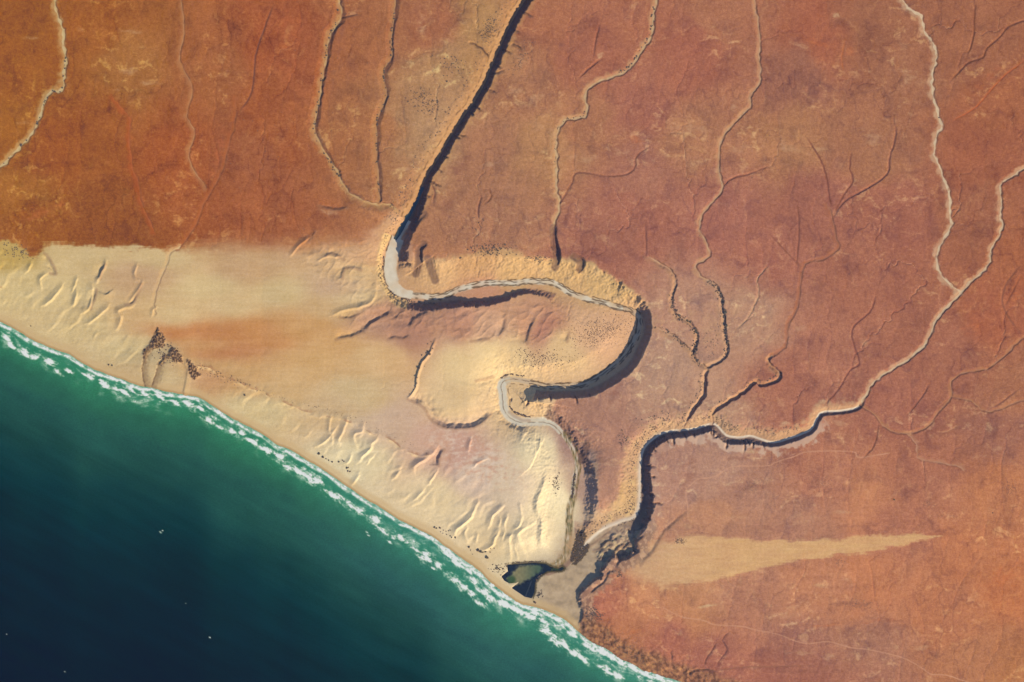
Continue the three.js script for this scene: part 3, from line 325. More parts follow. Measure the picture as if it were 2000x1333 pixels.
const SAND_TONES = pts([150,500,205,166,112, 300,500,205,165,112, 280,540,194,147,103, 400,560,210,171,117, 550,570,206,167,114, 480,530,196,147,100, 100,570,207,171,118, 30,560,210,173,116, 20,495,190,148,78, 150,640,206,169,116, 350,620,211,171,117, 450,600,211,169,116, 650,520,203,155,108, 620,450,185,122,74, 700,440,180,112,77, 560,440,172,100,60, 650,600,202,155,103, 600,640,200,142,84, 500,650,197,128,70, 350,626,208,166,114, 350,646,190,112,60, 400,652,190,114,60, 450,656,190,118,64, 520,664,196,128,72, 400,672,204,148,92, 420,690,184,110,62, 475,692,186,114,66, 540,704,202,146,92, 400,712,205,154,98, 480,716,204,152,96, 400,732,190,130,84, 560,722,208,158,102, 640,672,206,150,92,
  600,700,206,153,94, 750,700,214,166,112, 450,720,197,145,88, 550,760,206,158,104, 700,770,206,167,118, 650,790,202,160,114, 500,800,208,173,122, 700,900,220,190,145, 850,980,224,194,149, 250,680,208,173,121, 900,1030,226,196,152, 780,820,205,166,134, 850,860,204,160,132, 900,880,198,152,128, 930,925,213,181,154, 1000,950,219,189,155, 1050,880,232,206,162, 1090,980,238,212,166, 1050,1050,234,205,160,
  900,720,228,191,137, 880,780,222,184,134, 1000,700,224,185,132, 1100,680,222,180,128, 950,690,230,193,138, 1200,650,220,166,122, 1150,640,217,166,122, 1040,620,192,140,106, 1060,640,176,118,92, 950,640,198,150,116, 900,630,184,131,102, 800,640,178,125,97, 740,620,186,132,100, 850,530,200,154,106, 1000,535,202,156,104, 1100,530,200,156,104, 1180,560,200,158,106, 830,470,180,128,98, 930,500,188,140,94, 1030,790,220,177,128,
  1150,960,178,140,117, 1110,860,165,125,108, 1120,1160,175,152,124, 1080,1130,186,162,130, 1150,1090,165,145,124, 1200,1060,148,120,104, 1225,950,190,146,98, 1235,985,205,165,110, 980,1110,222,194,150, 940,1090,218,186,140, 700,540,205,160,110, 660,560,196,150,112, 690,580,212,172,122, 720,500,200,146,102, 950,575,198,140,105, 1010,790,224,184,134, 760,450,190,140,98, 300,690,178,146,105, 340,735,196,160,112], 5);
const SEA_STOPS = [[-40,58,132,102], [0,58,132,102], [32,54,125,92], [66,46,101,80], [105,41,89,78], [155,34,77,70], [215,23,60,61], [300,13,46,53], [420,7,36,47], [600,5,29,42], [850,6,21,43], [3000,6,17,44]];   // distance out, colour
function toneField(tones, r, ax = () => 1) {                                      // smooth field through the tone points, on a coarse raster
  const st = 5, nx = 426, ny = 287, f = new Float32Array(nx * ny * 3);
  for (let j = 0; j < ny; j++) for (let i = 0; i < nx; i++) {
    const x = -60 + i * st, y = -45 + j * st, sx = ax(x, y); let w = 1e-9, a = 0, b = 0, c = 0;
    for (const t of tones) { const q = (((x - t[0]) * sx) ** 2 + (y - t[1]) ** 2) / (r * r), k = 1 / (0.02 + q * q); w += k; a += k * t[2]; b += k * t[3]; c += k * t[4]; }
    const o = (j * nx + i) * 3; f[o] = a / w; f[o + 1] = b / w; f[o + 2] = c / w;
  }
  return (x, y, out) => { const u = clamp((x + 60) / st, 0, nx - 1.01), v = clamp((y + 45) / st, 0, ny - 1.01), i = u | 0, j = v | 0, s = u - i, t = v - j, o = (j * nx + i) * 3; for (let c = 0; c < 3; c++) out[c] = lerp(lerp(f[o + c], f[o + 3 + c], s), lerp(f[o + nx * 3 + c], f[o + nx * 3 + 3 + c], s), t); };
}
const toLin = new Float32Array(4096); for (let i = 0; i < 4096; i++) { const s = i / 4095; toLin[i] = s <= 0.04045 ? s / 12.92 : Math.pow((s + 0.055) / 1.055, 2.4); }
const toByte = new Uint8Array(4097); for (let i = 0; i <= 4096; i++) { const l = i / 4096; toByte[i] = Math.round(255 * (l <= 0.0031308 ? 12.92 * l : 1.055 * Math.pow(l, 1 / 2.4) - 0.055)); }
const FLAT_LIGHT = [1.6, 1.66, 1.93], AIR = [0.0025, 0.007, 0.021];    // light on flat ground (x exposure / pi) and the air's own glow, per channel
const SEA_AIR = [0.005, 0.009, 0.024];
const base = (v, c, most, air = AIR) => toByte[Math.round(4096 * clamp((toLin[clamp(Math.round(v * 16.059), 0, 4095)] - air[c]) / FLAT_LIGHT[c], 0.0004, most))];
function texture(data, w, h) { const t = new THREE.DataTexture(data, w, h, THREE.RGBAFormat); t.colorSpace = THREE.SRGBColorSpace; t.magFilter = t.minFilter = THREE.LinearFilter; t.needsUpdate = true; return t; }
const C = grid(2120 / 2047); C.nx = 2048; C.ny = Math.round(1423 / C.step) + 1; C.n = C.nx * C.ny;
let landMap, seaMap;
{
  const g = C, R = new Float32Array(g.n), Gc = new Float32Array(g.n), Bc = new Float32Array(g.n);
  const sand = ragged(g, SANDLAND, 60, 7, 22), streak = ragged(g, STREAK, 30, 6, 30), low = ragged(g, LOWLAND, 34, 7, 16), ter = ragged(g, TERRACE, 14, 12, 20);
  const ft = toneField(PLAIN_TONES, 60), fs = toneField(SAND_TONES, 40, (x, y) => lerp(0.42, 1, sm(700, 860, x))), a = [0, 0, 0], b = [0, 0, 0];
  const mix = (o, col, t) => { R[o] += (col[0] - R[o]) * t; Gc[o] += (col[1] - Gc[o]) * t; Bc[o] += (col[2] - Bc[o]) * t; };
  for (let j = 0, o = 0; j < g.ny; j++) for (let i = 0; i < g.nx; i++, o++) {
    const x = g.x0 + i * g.step, y = g.y0 + j * g.step, d = inland(x, y); if (d < -8) continue;
    const n1 = fbm(x / 70, y / 70, 3), n2 = fbm(x / 70 + 31, y / 70 + 17, 3), wx = x + 34 * n1, wy = y + 34 * n2;
    ft(wx, wy, a); { const l = 0.38; a[0] = lerp(a[0], 167, l); a[1] = lerp(a[1], lerp(93, 101, sm(300, 900, x)), l); a[2] = lerp(a[2], lerp(60, 77, sm(200, 1300, x)), l); } fs(x + 16 * n1, y + 10 * n2, b);
    // plain: veins of pale dust along the washes, dark stony crusts, grain
    const vx = x + 14 * fbm(x / 30, y / 30 + 9, 3) + 20 * n1, vy = y + 14 * fbm(x / 30 + 20, y / 30, 3) + 20 * n2;
    const veins = Math.pow(ridge(vx / 44 + 4, vy / 80 - 2), 16) * sm(-0.05, 0.4, fbm(x / 130 + 50, y / 110, 3)), fine = fbm(x / 6, y / 5, 4), mid = fbm(vx / 24 + 8, vy / 15 + 5, 5);
    const blot = sm(0.05, 0.6, mid + 0.25 * fine), crust = sm(0.0, 0.6, fbm(vx / 40 + 60, vy / 34 + 20, 5));
    const patch = sm(-0.1, 0.35, fbm(wx / 150 + 11, wy / 110 + 40, 3)), grain = 13 * noise(x / 2.6, y / 2.3) + 16 * fine + 9 * fbm(x / 13 + 80, y / 9, 4) + 6 * noise(x / 1.3, y / 1.3), streaky = 7 * fbm(x / 60 + y / 400, y / 9, 3);
    const dark = Math.pow(ridge(vx / 36 + 14, vy / 90 + 8), 22) * sm(-0.1, 0.35, fbm(x / 160 + 90, y / 130 + 9, 3)), tone = 13 * fbm(vx / 75 - 9, vy / 55 + 70, 5);
    const low2 = sm(850, 1000, y) * sm(1150, 1300, x);
    const lt = 38 * blot * patch + 15 * veins, dk = 17 * crust + 24 * dark, ru = sm(60, 200, d), gi = clamp(Math.round((x - G.x0) / G.step), 0, G.nx - 1) + G.nx * clamp(Math.round((y - G.y0) / G.step), 0, G.ny - 1), fl = FLOW[gi], fp = sm(1.6, 3, fl) * sm(-0.3, 0.3, n1 + noise(x / 20, y / 20)), fd = sm(0.3, 1.4, fl) * (1 - fp); a[0] += 20 * fp - 9 * fd; a[0] += 4 * ru * sm(700, 1200, x) + 8 * low2; a[1] += lerp(1, 12, sm(300, 1100, x)) * ru + 7 * low2 + 23 * fp - 8 * fd; a[2] += lerp(-15, 10, sm(0, 1100, x)) * ru + 5 * low2 + 17 * fp - 4 * fd;
    a[0] += grain + tone + lt * 0.85 - dk; a[1] += grain * .9 + tone * .8 + lt - dk * 0.72; a[2] += grain * .7 + tone * .5 + lt * 0.62 - dk * 0.3;
    const lowerRight = sm(850, 1000, y) * sm(1150, 1300, x); a[0] += streaky * lowerRight; a[1] += streaky * lowerRight * 0.8; a[2] += streaky * lowerRight * 0.6;
    const sg = 8 * noise(x / 2.2, y / 2.1) + 9 * fine + 3 * noise(x / 1.3, y / 1.3), st2 = 7 * fbm(x / 80, y / 8, 3) * (1 - sm(700, 900, x)), pale = 8 * fbm(x / 40, y / 30, 3);
    { const w = 1 - sm(680, 820, x); b[0] += 2 * w; b[1] += 4 + 8 * w; b[2] += 7 + 9 * w; }
    b[0] += sg + st2 + pale * .7; b[1] += sg + st2 * 1.2 + pale * .8; b[2] += sg + st2 * 1.3 + pale;
    const soft = lerp(3, 26, sm(300, 400, x) * (1 - sm(700, 740, x)) * (y < 560 ? 1 : 0)), ms = sm(-soft - 3, soft + 3, sand[o] + 3 * n1 + 3 * noise(x / 7, y / 7) + (y < 540 && x < 720 ? 9 * fbm(x / 60, y / 5, 3) : 0));
    let mk = sm(-lerp(5, 3, sm(1300, 1500, x)), lerp(26, 4, sm(1240, 1380, x)), streak[o] + 2 * noise(x / 6, y / 4) + 5 * n1 + 6 * fbm(x / 50, y / 4, 3) - 2);
    const east = sm(1100, 1140, x), t = ms * (1 - east * sm(60, 0, d) * (low[o] > 0 ? 0 : 1));
    R[o] = lerp(a[0], b[0], t); Gc[o] = lerp(a[1], b[1], t); Bc[o] = lerp(a[2], b[2], t);
    mk *= lerp(0.7, 1, sm(1215, 1360, x)); if (mk > 0) { const sr = 9 * fbm(x / 70, y / 5, 4) + 1.3 * sg; mix(o, [217 + sr - 8 * sm(1400, 1250, x), 172 + sr, 118 + sr + 10 * sm(1450, 1250, x)], mk * (0.82 + 0.14 * noise(x / 40, y / 9))); }
    // delta flats
    if (low[o] > -8 && x > 1035) { const q = fbm(x / 22, y / 16, 5), e = fbm(x / 9 + 4, y / 9, 4), k = sm(-4, 6, low[o]) * sm(1035, 1075, x); mix(o, [178 + 34 * q + 16 * e, 152 + 32 * q + 15 * e, 122 + 26 * q + 12 * e], 0.75 * k); if (ter[o] > -8) mix(o, e > 0.05 ? [186, 160, 118] : [122, 98, 86], 0.55 * k * sm(-6, 6, ter[o]) * sm(0.02, 0.25, Math.abs(e))); mix(o, [150, 132, 110], 0.4 * k * sm(0.1, 0.4, -q)); }
    if (x > 1122 && x < 1290 && low[o] > -30 && low[o] <= 2) { const e = fbm(x / 10 + 4, y / 10, 4); mix(o, e > 0.08 ? [186, 150, 122] : [142, 112, 96], 0.75 * sm(-30, -16, low[o] + 12 * e) * sm(1000, 1030, y)); }
    // pink and whitish crusts between the dunes
    const pan = sm(70, 20, Math.hypot((x - 920) / 1.9, (y - 890 - (x - 920) * 0.42)));
    if (pan > 0) { const q = fbm(x / 15 + y / 60, y / 9, 5) + .2 * fine; mix(o, [200, 152, 126], pan * sm(0.05, 0.6, -q + 0.1) * 0.7); mix(o, [226, 202, 182], pan * sm(-0.05, 0.5, q) * 0.55); }
    // beach, wet sand at the waterline
    if (x < 1140) { mix(o, [205, 172, 124], 0.6 * sm(20, 10, d)); mix(o, [178, 143, 98], 0.75 * sm(6, 2, d)); }
    // sea cliffs, lower right
    if (x > 1100 && d < 50) { const q = fbm(x / 8, y / 8, 3), e = sm(48, 30, d + 16 * n1) * east * (low[o] > 0 ? 0 : 1); mix(o, q > 0.22 ? [178, 130, 88] : q < -0.12 ? [104, 74, 60] : [150, 106, 80], e * 0.75); }
  }
  // named patches: x, y, half sizes, tone (0 pale dust, 1 orange sand, 2 dark crust, 3 cream)
  for (const [x, y, rx, ry, k, tilt = 0] of PATCHES) {
    const R2 = Math.max(rx, ry) * 1.6, ct = Math.cos(tilt), sn = Math.sin(tilt);
    for (let j = Math.max(0, Math.floor((y - R2 - g.y0) / g.step)); j < Math.min(g.ny, (y + R2 - g.y0) / g.step); j++) for (let i = Math.max(0, Math.floor((x - R2 - g.x0) / g.step)); i < Math.min(g.nx, (x + R2 - g.x0) / g.step); i++) {
      const px = g.x0 + i * g.step, py = g.y0 + j * g.step, dx = px - x, dy = py - y, u = (dx * ct + dy * sn) / rx, v = (dy * ct - dx * sn) / ry, q = 0.75 - 0.8 * Math.sqrt(u * u + v * v) + 1.15 * fbm(px / 22, py / 12, 6); if (q < 0.05) continue;
      mix(j * g.nx + i, [[200, 156, 118], [205, 114, 68], [138, 88, 74], [218, 186, 140]][k], [0.6, 0.42, 0.55, 0.7][k] * sm(0.05, 0.95, q) * clamp(0.75 + 0.9 * fbm(px / 5, py / 4, 3), 0, 1));
    }
  }
  // valley floors and banks
  near(g, dense(RIVER, 0.7), 70, (o, D, s, T, x, y) => {
    const n = noise(x / 8, y / 8), k = Math.min(RIVER.length - 2, T | 0), q = s > 0 ? 7 : 3, f = lerp(RIVER[k][q], RIVER[k + 1][q], T - k), w = lerp(RIVER[k][q + 1], RIVER[k + 1][q + 1], T - k);
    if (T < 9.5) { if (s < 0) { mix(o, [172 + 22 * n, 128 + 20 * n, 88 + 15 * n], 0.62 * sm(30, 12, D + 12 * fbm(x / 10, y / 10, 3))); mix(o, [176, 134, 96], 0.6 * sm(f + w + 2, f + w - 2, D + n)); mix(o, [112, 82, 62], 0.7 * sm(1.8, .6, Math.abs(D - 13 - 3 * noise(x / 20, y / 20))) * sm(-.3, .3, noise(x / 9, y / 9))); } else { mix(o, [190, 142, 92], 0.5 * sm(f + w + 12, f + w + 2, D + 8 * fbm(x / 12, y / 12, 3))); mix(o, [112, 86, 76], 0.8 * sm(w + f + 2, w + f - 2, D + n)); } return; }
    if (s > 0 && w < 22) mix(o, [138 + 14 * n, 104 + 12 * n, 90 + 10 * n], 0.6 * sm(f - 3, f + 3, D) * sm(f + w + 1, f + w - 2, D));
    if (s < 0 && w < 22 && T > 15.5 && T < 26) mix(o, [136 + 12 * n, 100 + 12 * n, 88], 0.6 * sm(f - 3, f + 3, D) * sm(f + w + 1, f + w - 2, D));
    if (s < 0 && T > 11 && T < 15.4) mix(o, [214, 178, 122], 0.7 * sm(f, f + 3, D) * sm(f + w + 6, f + w - 2, D + 3 * n));
    const bw = T < 11 ? 5 : T < 15.5 ? lerp(12, 8, sm(13.5, 15.5, T)) : T < 25.5 ? 5 : T < 31 ? 4.5 : T < 41 ? 4 : T < 47.5 ? 8 : T < 49 ? 5 : 3.5, e = D + 1.2 * n + (T > 9 && T < 14 ? (s > 0 ? -3 : 3) : 0);
    { const q = T > 29.5 && T < 41.5 ? 0.55 : 1; mix(o, [214 * q + 170 * (1 - q) + 6 * n, 200 * q + 140 * (1 - q) + 6 * n, 178 * q + 112 * (1 - q) + 6 * n], (0.4 + 0.6 * q) * sm(bw + 2.2, bw - 1, e) * (0.62 + 0.38 * sm(-0.6, 0.4, noise(x / 22, y / 22)))); }
    if (T > 41 && T < 49) mix(o, [196, 192, 176], 0.5 * sm(2.5, 0.5, Math.abs(e - 3)));
    // dark damp thread and scrub line along the outer edge of the bed
    const th = T < 15.5 ? (s < 0 ? Math.abs(e - bw - 1) : 9) : T < 40 ? Math.min(Math.abs(D - (s > 0 ? 2.5 : 3.5) - 2.5 * noise(x / 15, y / 15)), Math.abs(D - (s < 0 ? 4.5 : 6) - 2 * noise(x / 9 + 5, y / 9))) : Math.abs(D - (s < 0 ? 1 : bw + 4) - 1.2 * n);
    mix(o, [86, 66, 50], (T < 15.5 ? 0.75 : T < 40 ? 0.7 : 0.45) * sm(1.7, 0.5, th) * sm(-0.5, 0.1, noise(x / 12 + 7, y / 12)));
    if (T > 49 && D < 14) mix(o, noise(x / 3.5, y / 14) > 0 ? [92, 82, 48] : [150, 122, 84], (s < 0 ? 0.75 : 0.65) * sm(s < 0 ? 6 : 13, s < 0 ? 3 : 7, D) * sm(-0.4, 0.3, noise(x / 4, y / 18) + (T > 54 ? 0.3 : 0)));
  });
  near(g, dense(EAST, 0.7), 75, (o, D, s, T, x, y) => {
    const n = noise(x / 8, y / 8), k = Math.min(EAST.length - 2, T | 0), q = s > 0 ? 7 : 3, f = lerp(EAST[k][q], EAST[k + 1][q], T - k), w = lerp(EAST[k][q + 1], EAST[k + 1][q + 1], T - k), big = sm(4, 8, T);
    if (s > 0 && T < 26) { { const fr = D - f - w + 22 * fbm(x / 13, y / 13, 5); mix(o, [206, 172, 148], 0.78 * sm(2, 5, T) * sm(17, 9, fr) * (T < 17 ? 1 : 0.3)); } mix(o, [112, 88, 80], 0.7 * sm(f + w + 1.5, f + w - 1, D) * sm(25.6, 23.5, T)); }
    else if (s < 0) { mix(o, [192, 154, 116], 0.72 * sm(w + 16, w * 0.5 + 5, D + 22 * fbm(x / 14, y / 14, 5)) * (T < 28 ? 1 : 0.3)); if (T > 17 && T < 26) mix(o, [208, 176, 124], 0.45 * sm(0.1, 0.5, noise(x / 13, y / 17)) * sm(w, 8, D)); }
    mix(o, [228, 208, 184], 0.95 * sm(2 + 1.8 * sm(18, 25, T) + 1.5, 0.8, D));
    if (T > 17 && s < 0 && T < 26) mix(o, [205, 180, 160], 0.5 * sm(9, 3, D));
  });
  STREAMS.forEach((st) => near(g, dense(st.p, 2.1), st.w + st.halo + 4, (o, D, s, T, x, y) => {
    const n = noise(x / 5, y / 5), n3 = fbm(x / 15, y / 15, 4), sw = st.w * Math.max(0.12, 0.5 + 0.75 * noise(x / 13, y / 13)), br = sm(-0.55, 0.05, noise(x / 14 + 30, y / 14) + 0.3 * n + (st.w > 2.5 ? 0.35 : 0));
    mix(o, [Math.min(st.col[0], 225) - 6, st.col[1] - 12, st.col[2] - 14], 0.62 * sm(st.w + st.halo * 0.9, st.w * .6, D + 9 * n3 + (s > 0 ? 5 : -1)));
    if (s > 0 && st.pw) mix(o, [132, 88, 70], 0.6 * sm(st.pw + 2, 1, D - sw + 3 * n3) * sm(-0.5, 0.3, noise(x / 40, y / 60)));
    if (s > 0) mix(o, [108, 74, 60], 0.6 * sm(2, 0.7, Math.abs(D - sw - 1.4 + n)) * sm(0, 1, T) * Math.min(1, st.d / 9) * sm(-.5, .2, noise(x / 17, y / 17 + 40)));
    mix(o, [st.col[0] + 10 * n, st.col[1] + 10 * n, st.col[2] + 10 * n], (0.35 + 0.6 * br) * sm(sw + 1, Math.max(0.2, sw - 0.8), D + (0.4 + .12 * st.w) * n));
  }));
  for (const [, col, p] of LINES) { const L = pts(p), n = L.length - 1; near(g, dense(L, 1.2), 4, (o, D, s, T, x, y) => mix(o, col, 0.75 * sm(2.4, 0.6, D + 0.8 * noise(x / 5, y / 5)) * Math.min(1, 0.25 + Math.min(T, n - T) * 1.5))); }
  for (const c of SLOTS) near(g, c, 12, (o, D, s, T) => mix(o, [104, 78, 70], 0.6 * sm(10, 5, D)));
  for (const s of OUTCROPS) near(g, s, 40, (o, D, side, T, x, y) => { const q = (inside(s, x, y) ? D : -D) + 5 * fbm(x / 7, y / 7, 4); if (q > -2) mix(o, noise(x / 3.4, y / 3.4) > 0.12 ? [158, 122, 90] : [82, 62, 54], 0.9 * sm(-4, 0, q)); }, true);
  for (const L of [[287,682, 279,700, 276,722, 279,745, 282,756], [320,697, 308,708, 305,724, 300,740, 295,754]]) near(g, pts(L), 14, (o, D, s, T, x, y) => { mix(o, [150, 122, 90], s > 0 ? 0.7 * sm(16, 3, D + 5 * noise(x / 5, y / 5)) : 0); mix(o, [112, 86, 66], 0.7 * sm(2.2, 0.6, D + 1.4 * noise(x / 4, y / 4)) * sm(-.5, .1, noise(x / 7, y / 7))); });
  for (const [, , , , p] of SCARPS) near(g, dense(pts(p), 1.2), 5, (o, D, s) => mix(o, [150, 112, 88], 0.35 * sm(5, 1, D)));
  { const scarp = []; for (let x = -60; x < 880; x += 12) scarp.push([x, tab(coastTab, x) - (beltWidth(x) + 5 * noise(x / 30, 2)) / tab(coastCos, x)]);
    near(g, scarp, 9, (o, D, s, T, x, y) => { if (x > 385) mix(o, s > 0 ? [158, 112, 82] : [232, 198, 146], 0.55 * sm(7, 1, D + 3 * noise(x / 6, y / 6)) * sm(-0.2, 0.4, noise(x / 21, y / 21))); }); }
  for (const L of [TRACK_A, TRACK_B]) near(g, dense(L, .8), 2, (o, D, s, T, x, y) => mix(o, [208, 154, 122], 0.8 * sm(1.7, 0.4, D) * (0.75 + 0.35 * noise(x / 14, y / 14))));
  { const veg = [poly([1128,1038, 1144,1038, 1143,1056, 1134,1078, 1124,1096, 1112,1099, 1118,1078, 1124,1056]), poly([1151,1064, 1148,1078, 1140,1088, 1126,1104, 1118,1104, 1132,1084, 1142,1068])]; for (const p of veg) { const q = ragged(g, p, 6, 7, 9); for (let o = 0; o < g.n; o++) if (q[o] > -5) { const x = g.x0 + (o % g.nx) * g.step, y = g.y0 + Math.floor(o / g.nx) * g.step; mix(o, noise(x / 3, y / 3) > 0.35 ? [140, 104, 74] : [62, 52, 40], 0.8 * sm(-2, 1.5, q[o] + 1.6 * noise(x / 3, y / 3))); } } }
  near(g, LAGOON, 7, (o, D, s, T, x, y) => { if (y < 1108 || x > 1040) mix(o, [70, 62, 44], 0.75 * sm(4.5, 1, D + 1.5 * noise(x / 3, y / 3)) * (x > 1000 ? 1 : 0.3)); }, true);
  const data = new Uint8Array(g.n * 4);
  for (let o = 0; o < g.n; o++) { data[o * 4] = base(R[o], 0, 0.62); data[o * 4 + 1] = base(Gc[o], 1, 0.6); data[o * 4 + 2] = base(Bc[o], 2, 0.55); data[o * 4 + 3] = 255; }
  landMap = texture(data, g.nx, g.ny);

  // ---- sea: green over the bar, navy in the deep, sediment streaks along the drift
  const sd = new Uint8Array(g.n * 4);
  for (let j = 0, o = 0; j < g.ny; j++) for (let i = 0; i < g.nx; i++, o++) {
    const x = g.x0 + i * g.step, y = g.y0 + j * g.step, d = -inland(x, y); if (d < -30) { sd[o * 4 + 3] = 255; continue; }
    const u = x * 0.88 + y * 0.47, v = y * 0.88 - x * 0.47, depthy = sm(50, 180, d), dd = d * (1 - 0.12 * sm(600, 1000, x)) + (22 * fbm(x / 110, y / 70, 4) + 14 * fbm(u / 200, v / 26, 3)) * sm(20, 90, d);
    let k = 0; while (SEA_STOPS[k + 1][0] < dd) k++; const t = (dd - SEA_STOPS[k][0]) / (SEA_STOPS[k + 1][0] - SEA_STOPS[k][0]), near1 = sm(220, 60, d) * sm(500, 800, x);
    for (let c = 0; c < 3; c++) a[c] = lerp(SEA_STOPS[k][c + 1], SEA_STOPS[k + 1][c + 1], t) + near1 * [5, 2, 11][c];
    const st = (0.17 * fbm(u / 190, v / 30, 5) + 0.05 * fbm(u / 70, v / 5, 3)) * depthy, gr = 0.09 * noise(x / 2, y / 1.8) + 0.05 * noise(x / 5, y / 2.6) + 0.08 * fbm(x / 26, y / 18, 3) * (1 - depthy), m = 1 + st + gr;
    for (let c = 0; c < 3; c++) sd[o * 4 + c] = base(a[c] * m, c, 0.6, SEA_AIR);
    sd[o * 4 + 3] = 255;
  }
  seaMap = { data: sd, w: g.nx, h: g.ny };
}


// ---------------------------------------------------------------- surf: where the water is white
// breakers: x, y, half length along the coast, half width
const BREAKERS = pts([18,676,9,5, 10,660,7,7, 44,691,12,6, 63,698,9,6, 94,709,10,5, 110,727,8,3, 132,726,6,4, 160,731,8,2, 175,739,7,4, 201,752,11,5, 224,760,8,5, 241,767,10,5, 281,769,14,5, 252,760,8,5, 310,776,10,4, 341,788,10,3, 366,790,15,6, 388,798,8,4, 406,822,10,6, 426,835,6,4, 454,846,12,5, 470,848,6,5, 492,865,13,5, 516,879,13,5, 543,894,10,8, 560,915,9,6, 581,922,12,7, 603,934,13,7, 612,941,13,8, 653,972,15,6, 691,994,15,6, 730,1018,11,8, 746,1039,9,4, 768,1052,5,4, 784,1054,12,5, 812,1076,10,2.5, 830,1092,11,9, 854,1106,7,5, 845,1112,5,2, 888,1135,13,5, 902,1150,8,7, 919,1162,7,4, 935,1180,9,4,
  876,1087,12,5, 895,1104,13,6, 914,1116,11,5, 866,1072,12,5, 925,1138,10,6, 946,1159,12,6, 984,1181,14,8, 960,1172,9,6, 1000,1188,12,7, 1015,1196,12,7, 1034,1206,9,7, 958,1145,9,6, 938,1127,10,5, 972,1160,9,5, 1066,1235,11,7, 1082,1247,6,5, 1090,1258,13,8, 1104,1264,7,5, 1123,1279,10,7, 1141,1292,9,5, 1132,1286,9,5, 1185,1312,14,5, 1206,1324,10,5, 1153,1269,13,4, 1174,1277,11,4, 1196,1287,12,4, 1238,1308,13,6, 1262,1320,14,5, 1285,1326,16,4, 1215,1297,9,5, 1120,1243,10,4, 1099,1228,8,4, 1060,1215,10,4, 1043,1200,12,5, 717,1042,3,1.3, 760,1060,5,1.6, 316,1038,1.6,1.2, 312,1042,1.6,1, 361,1180,1.4,1.2, 10,1241,1.3,1, 124,1314,1.3,1, 408,1247,1.2,.9, 718,1047,2.5,1], 4);
const F = { step: 1, x0: -50, y0: 560, nx: 1460, ny: 820 }; F.n = F.nx * F.ny;
const wash = new Float32Array(F.n);                                  // 0..1 density of white water
{
  const blob = new Float32Array(F.n);
  for (const [x, y, l0, w0] of BREAKERS) { const l = l0 * 1.5, w = w0 * 1.1, R = l * 1.7 + 5; for (let j = Math.max(0, Math.floor(y - R - F.y0)); j < Math.min(F.ny, y + R - F.y0); j++) for (let i = Math.max(0, Math.floor(x - R - F.x0)); i < Math.min(F.nx, x + R - F.x0); i++) {
    const dx = i + F.x0 - x, dy = j + F.y0 - y, u = (dx * 0.84 + dy * 0.54) / l, v0 = (dy * 0.84 - dx * 0.54), v = v0 / (v0 < 0 ? w * 1.5 : w * 0.8), q = Math.exp(-1.0 * (u * u + v * v)); const o = j * F.nx + i; blob[o] = Math.max(blob[o], q); } }
  for (let j = 0, o = 0; j < F.ny; j++) for (let i = 0; i < F.nx; i++, o++) {
    const x = i + F.x0, y = j + F.y0, d = -inland(x, y); if (d < -2 || (d > 75 && !blob[o])) continue;
    const u = x * 0.85 + y * 0.53, n = fbm(u / 17, d / 6.5, 4), f = fbm(u / 5 + 40, d / 3, 3), gap = noise(u / 75, 3.1) + 0.4 * noise(u / 30, 8.8), mid = sm(820, 900, x), wob = 3 * noise(x / 26, 2.2) + 1.6 * noise(x / 9, 5.5);
    const lace = Math.pow(ridge(x / 7 + 2.5 * n, y / 7 + f), 4), wide = 6 + 4.5 * noise(x / 31, 4.2) + 2.5 * mid + (x > 1005 && x < 1060 ? -5 : 0);
    const line = sm(5.2, 1.2, Math.abs(d - 2.5 - wide * 0.45 - wob * 0.4)) * sm(-0.9, -0.1, noise(x / 16, 11) + n), wet = sm(wide + 3, wide - 4, d + 4 * n) * sm(-1, 1, d) * (0.5 + 0.8 * n + 0.5 * f + 0.2 * lace);
    const bar2 = mid * sm(-0.7, 0, gap) * sm(9, 1.5, Math.abs(d - 17 - 5 * noise(x / 50, 9) - wob)) * sm(-0.25, 0.45, n + 0.3 * f + 0.3 * noise(x / 30, y / 30));
    const veil = sm(-0.55, 0.2, gap) * sm(17, 3, Math.abs(d - 31 - 6 * noise(x / 90, 3) - wob)) * sm(-0.1, 0.6, noise(x / 24 + 3, y / 24) + 0.6 * n);
    const b = blob[o] > 0.02 ? sm(0.1, 0.8, blob[o] * 0.95 + 0.75 * n + 0.5 * f - 0.06) : 0, swash = 0.5 * lace * sm(44, 8, d) * sm(0, 0.5, n + 0.15 + 0.3 * mid);
    wash[o] = clamp(Math.max(line * (0.92 + 0.5 * f + 0.4 * n), wet, bar2 * (0.75 + 0.7 * f), b, veil * (0.36 + 0.5 * lace + 0.45 * f)) + swash * sm(-0.4, 0.3, gap), 0, 1);
  }
  // thin foam and churned water tint the sea itself
  for (let j = 0, o = 0; j < seaMap.h; j++) for (let i = 0; i < seaMap.w; i++, o++) {
    const u = C.x0 + i * C.step - F.x0, v = C.y0 + j * C.step - F.y0; if (u < 0 || v < 0 || u >= F.nx - 1 || v >= F.ny - 1) continue;
    const k = (v | 0) * F.nx + (u | 0), a = u % 1, b = v % 1, w = lerp(lerp(wash[k], wash[k + 1], a), lerp(wash[k + F.nx], wash[k + F.nx + 1], a), b) ; if (w < 0.01) continue;
    const col = [222, 225, 208]; for (let c = 0; c < 3; c++) { const t = base(col[c], c, 0.7); seaMap.data[o * 4 + c] = Math.round(lerp(seaMap.data[o * 4 + c], t, Math.min(0.94, w * 0.95))); }
  }
}

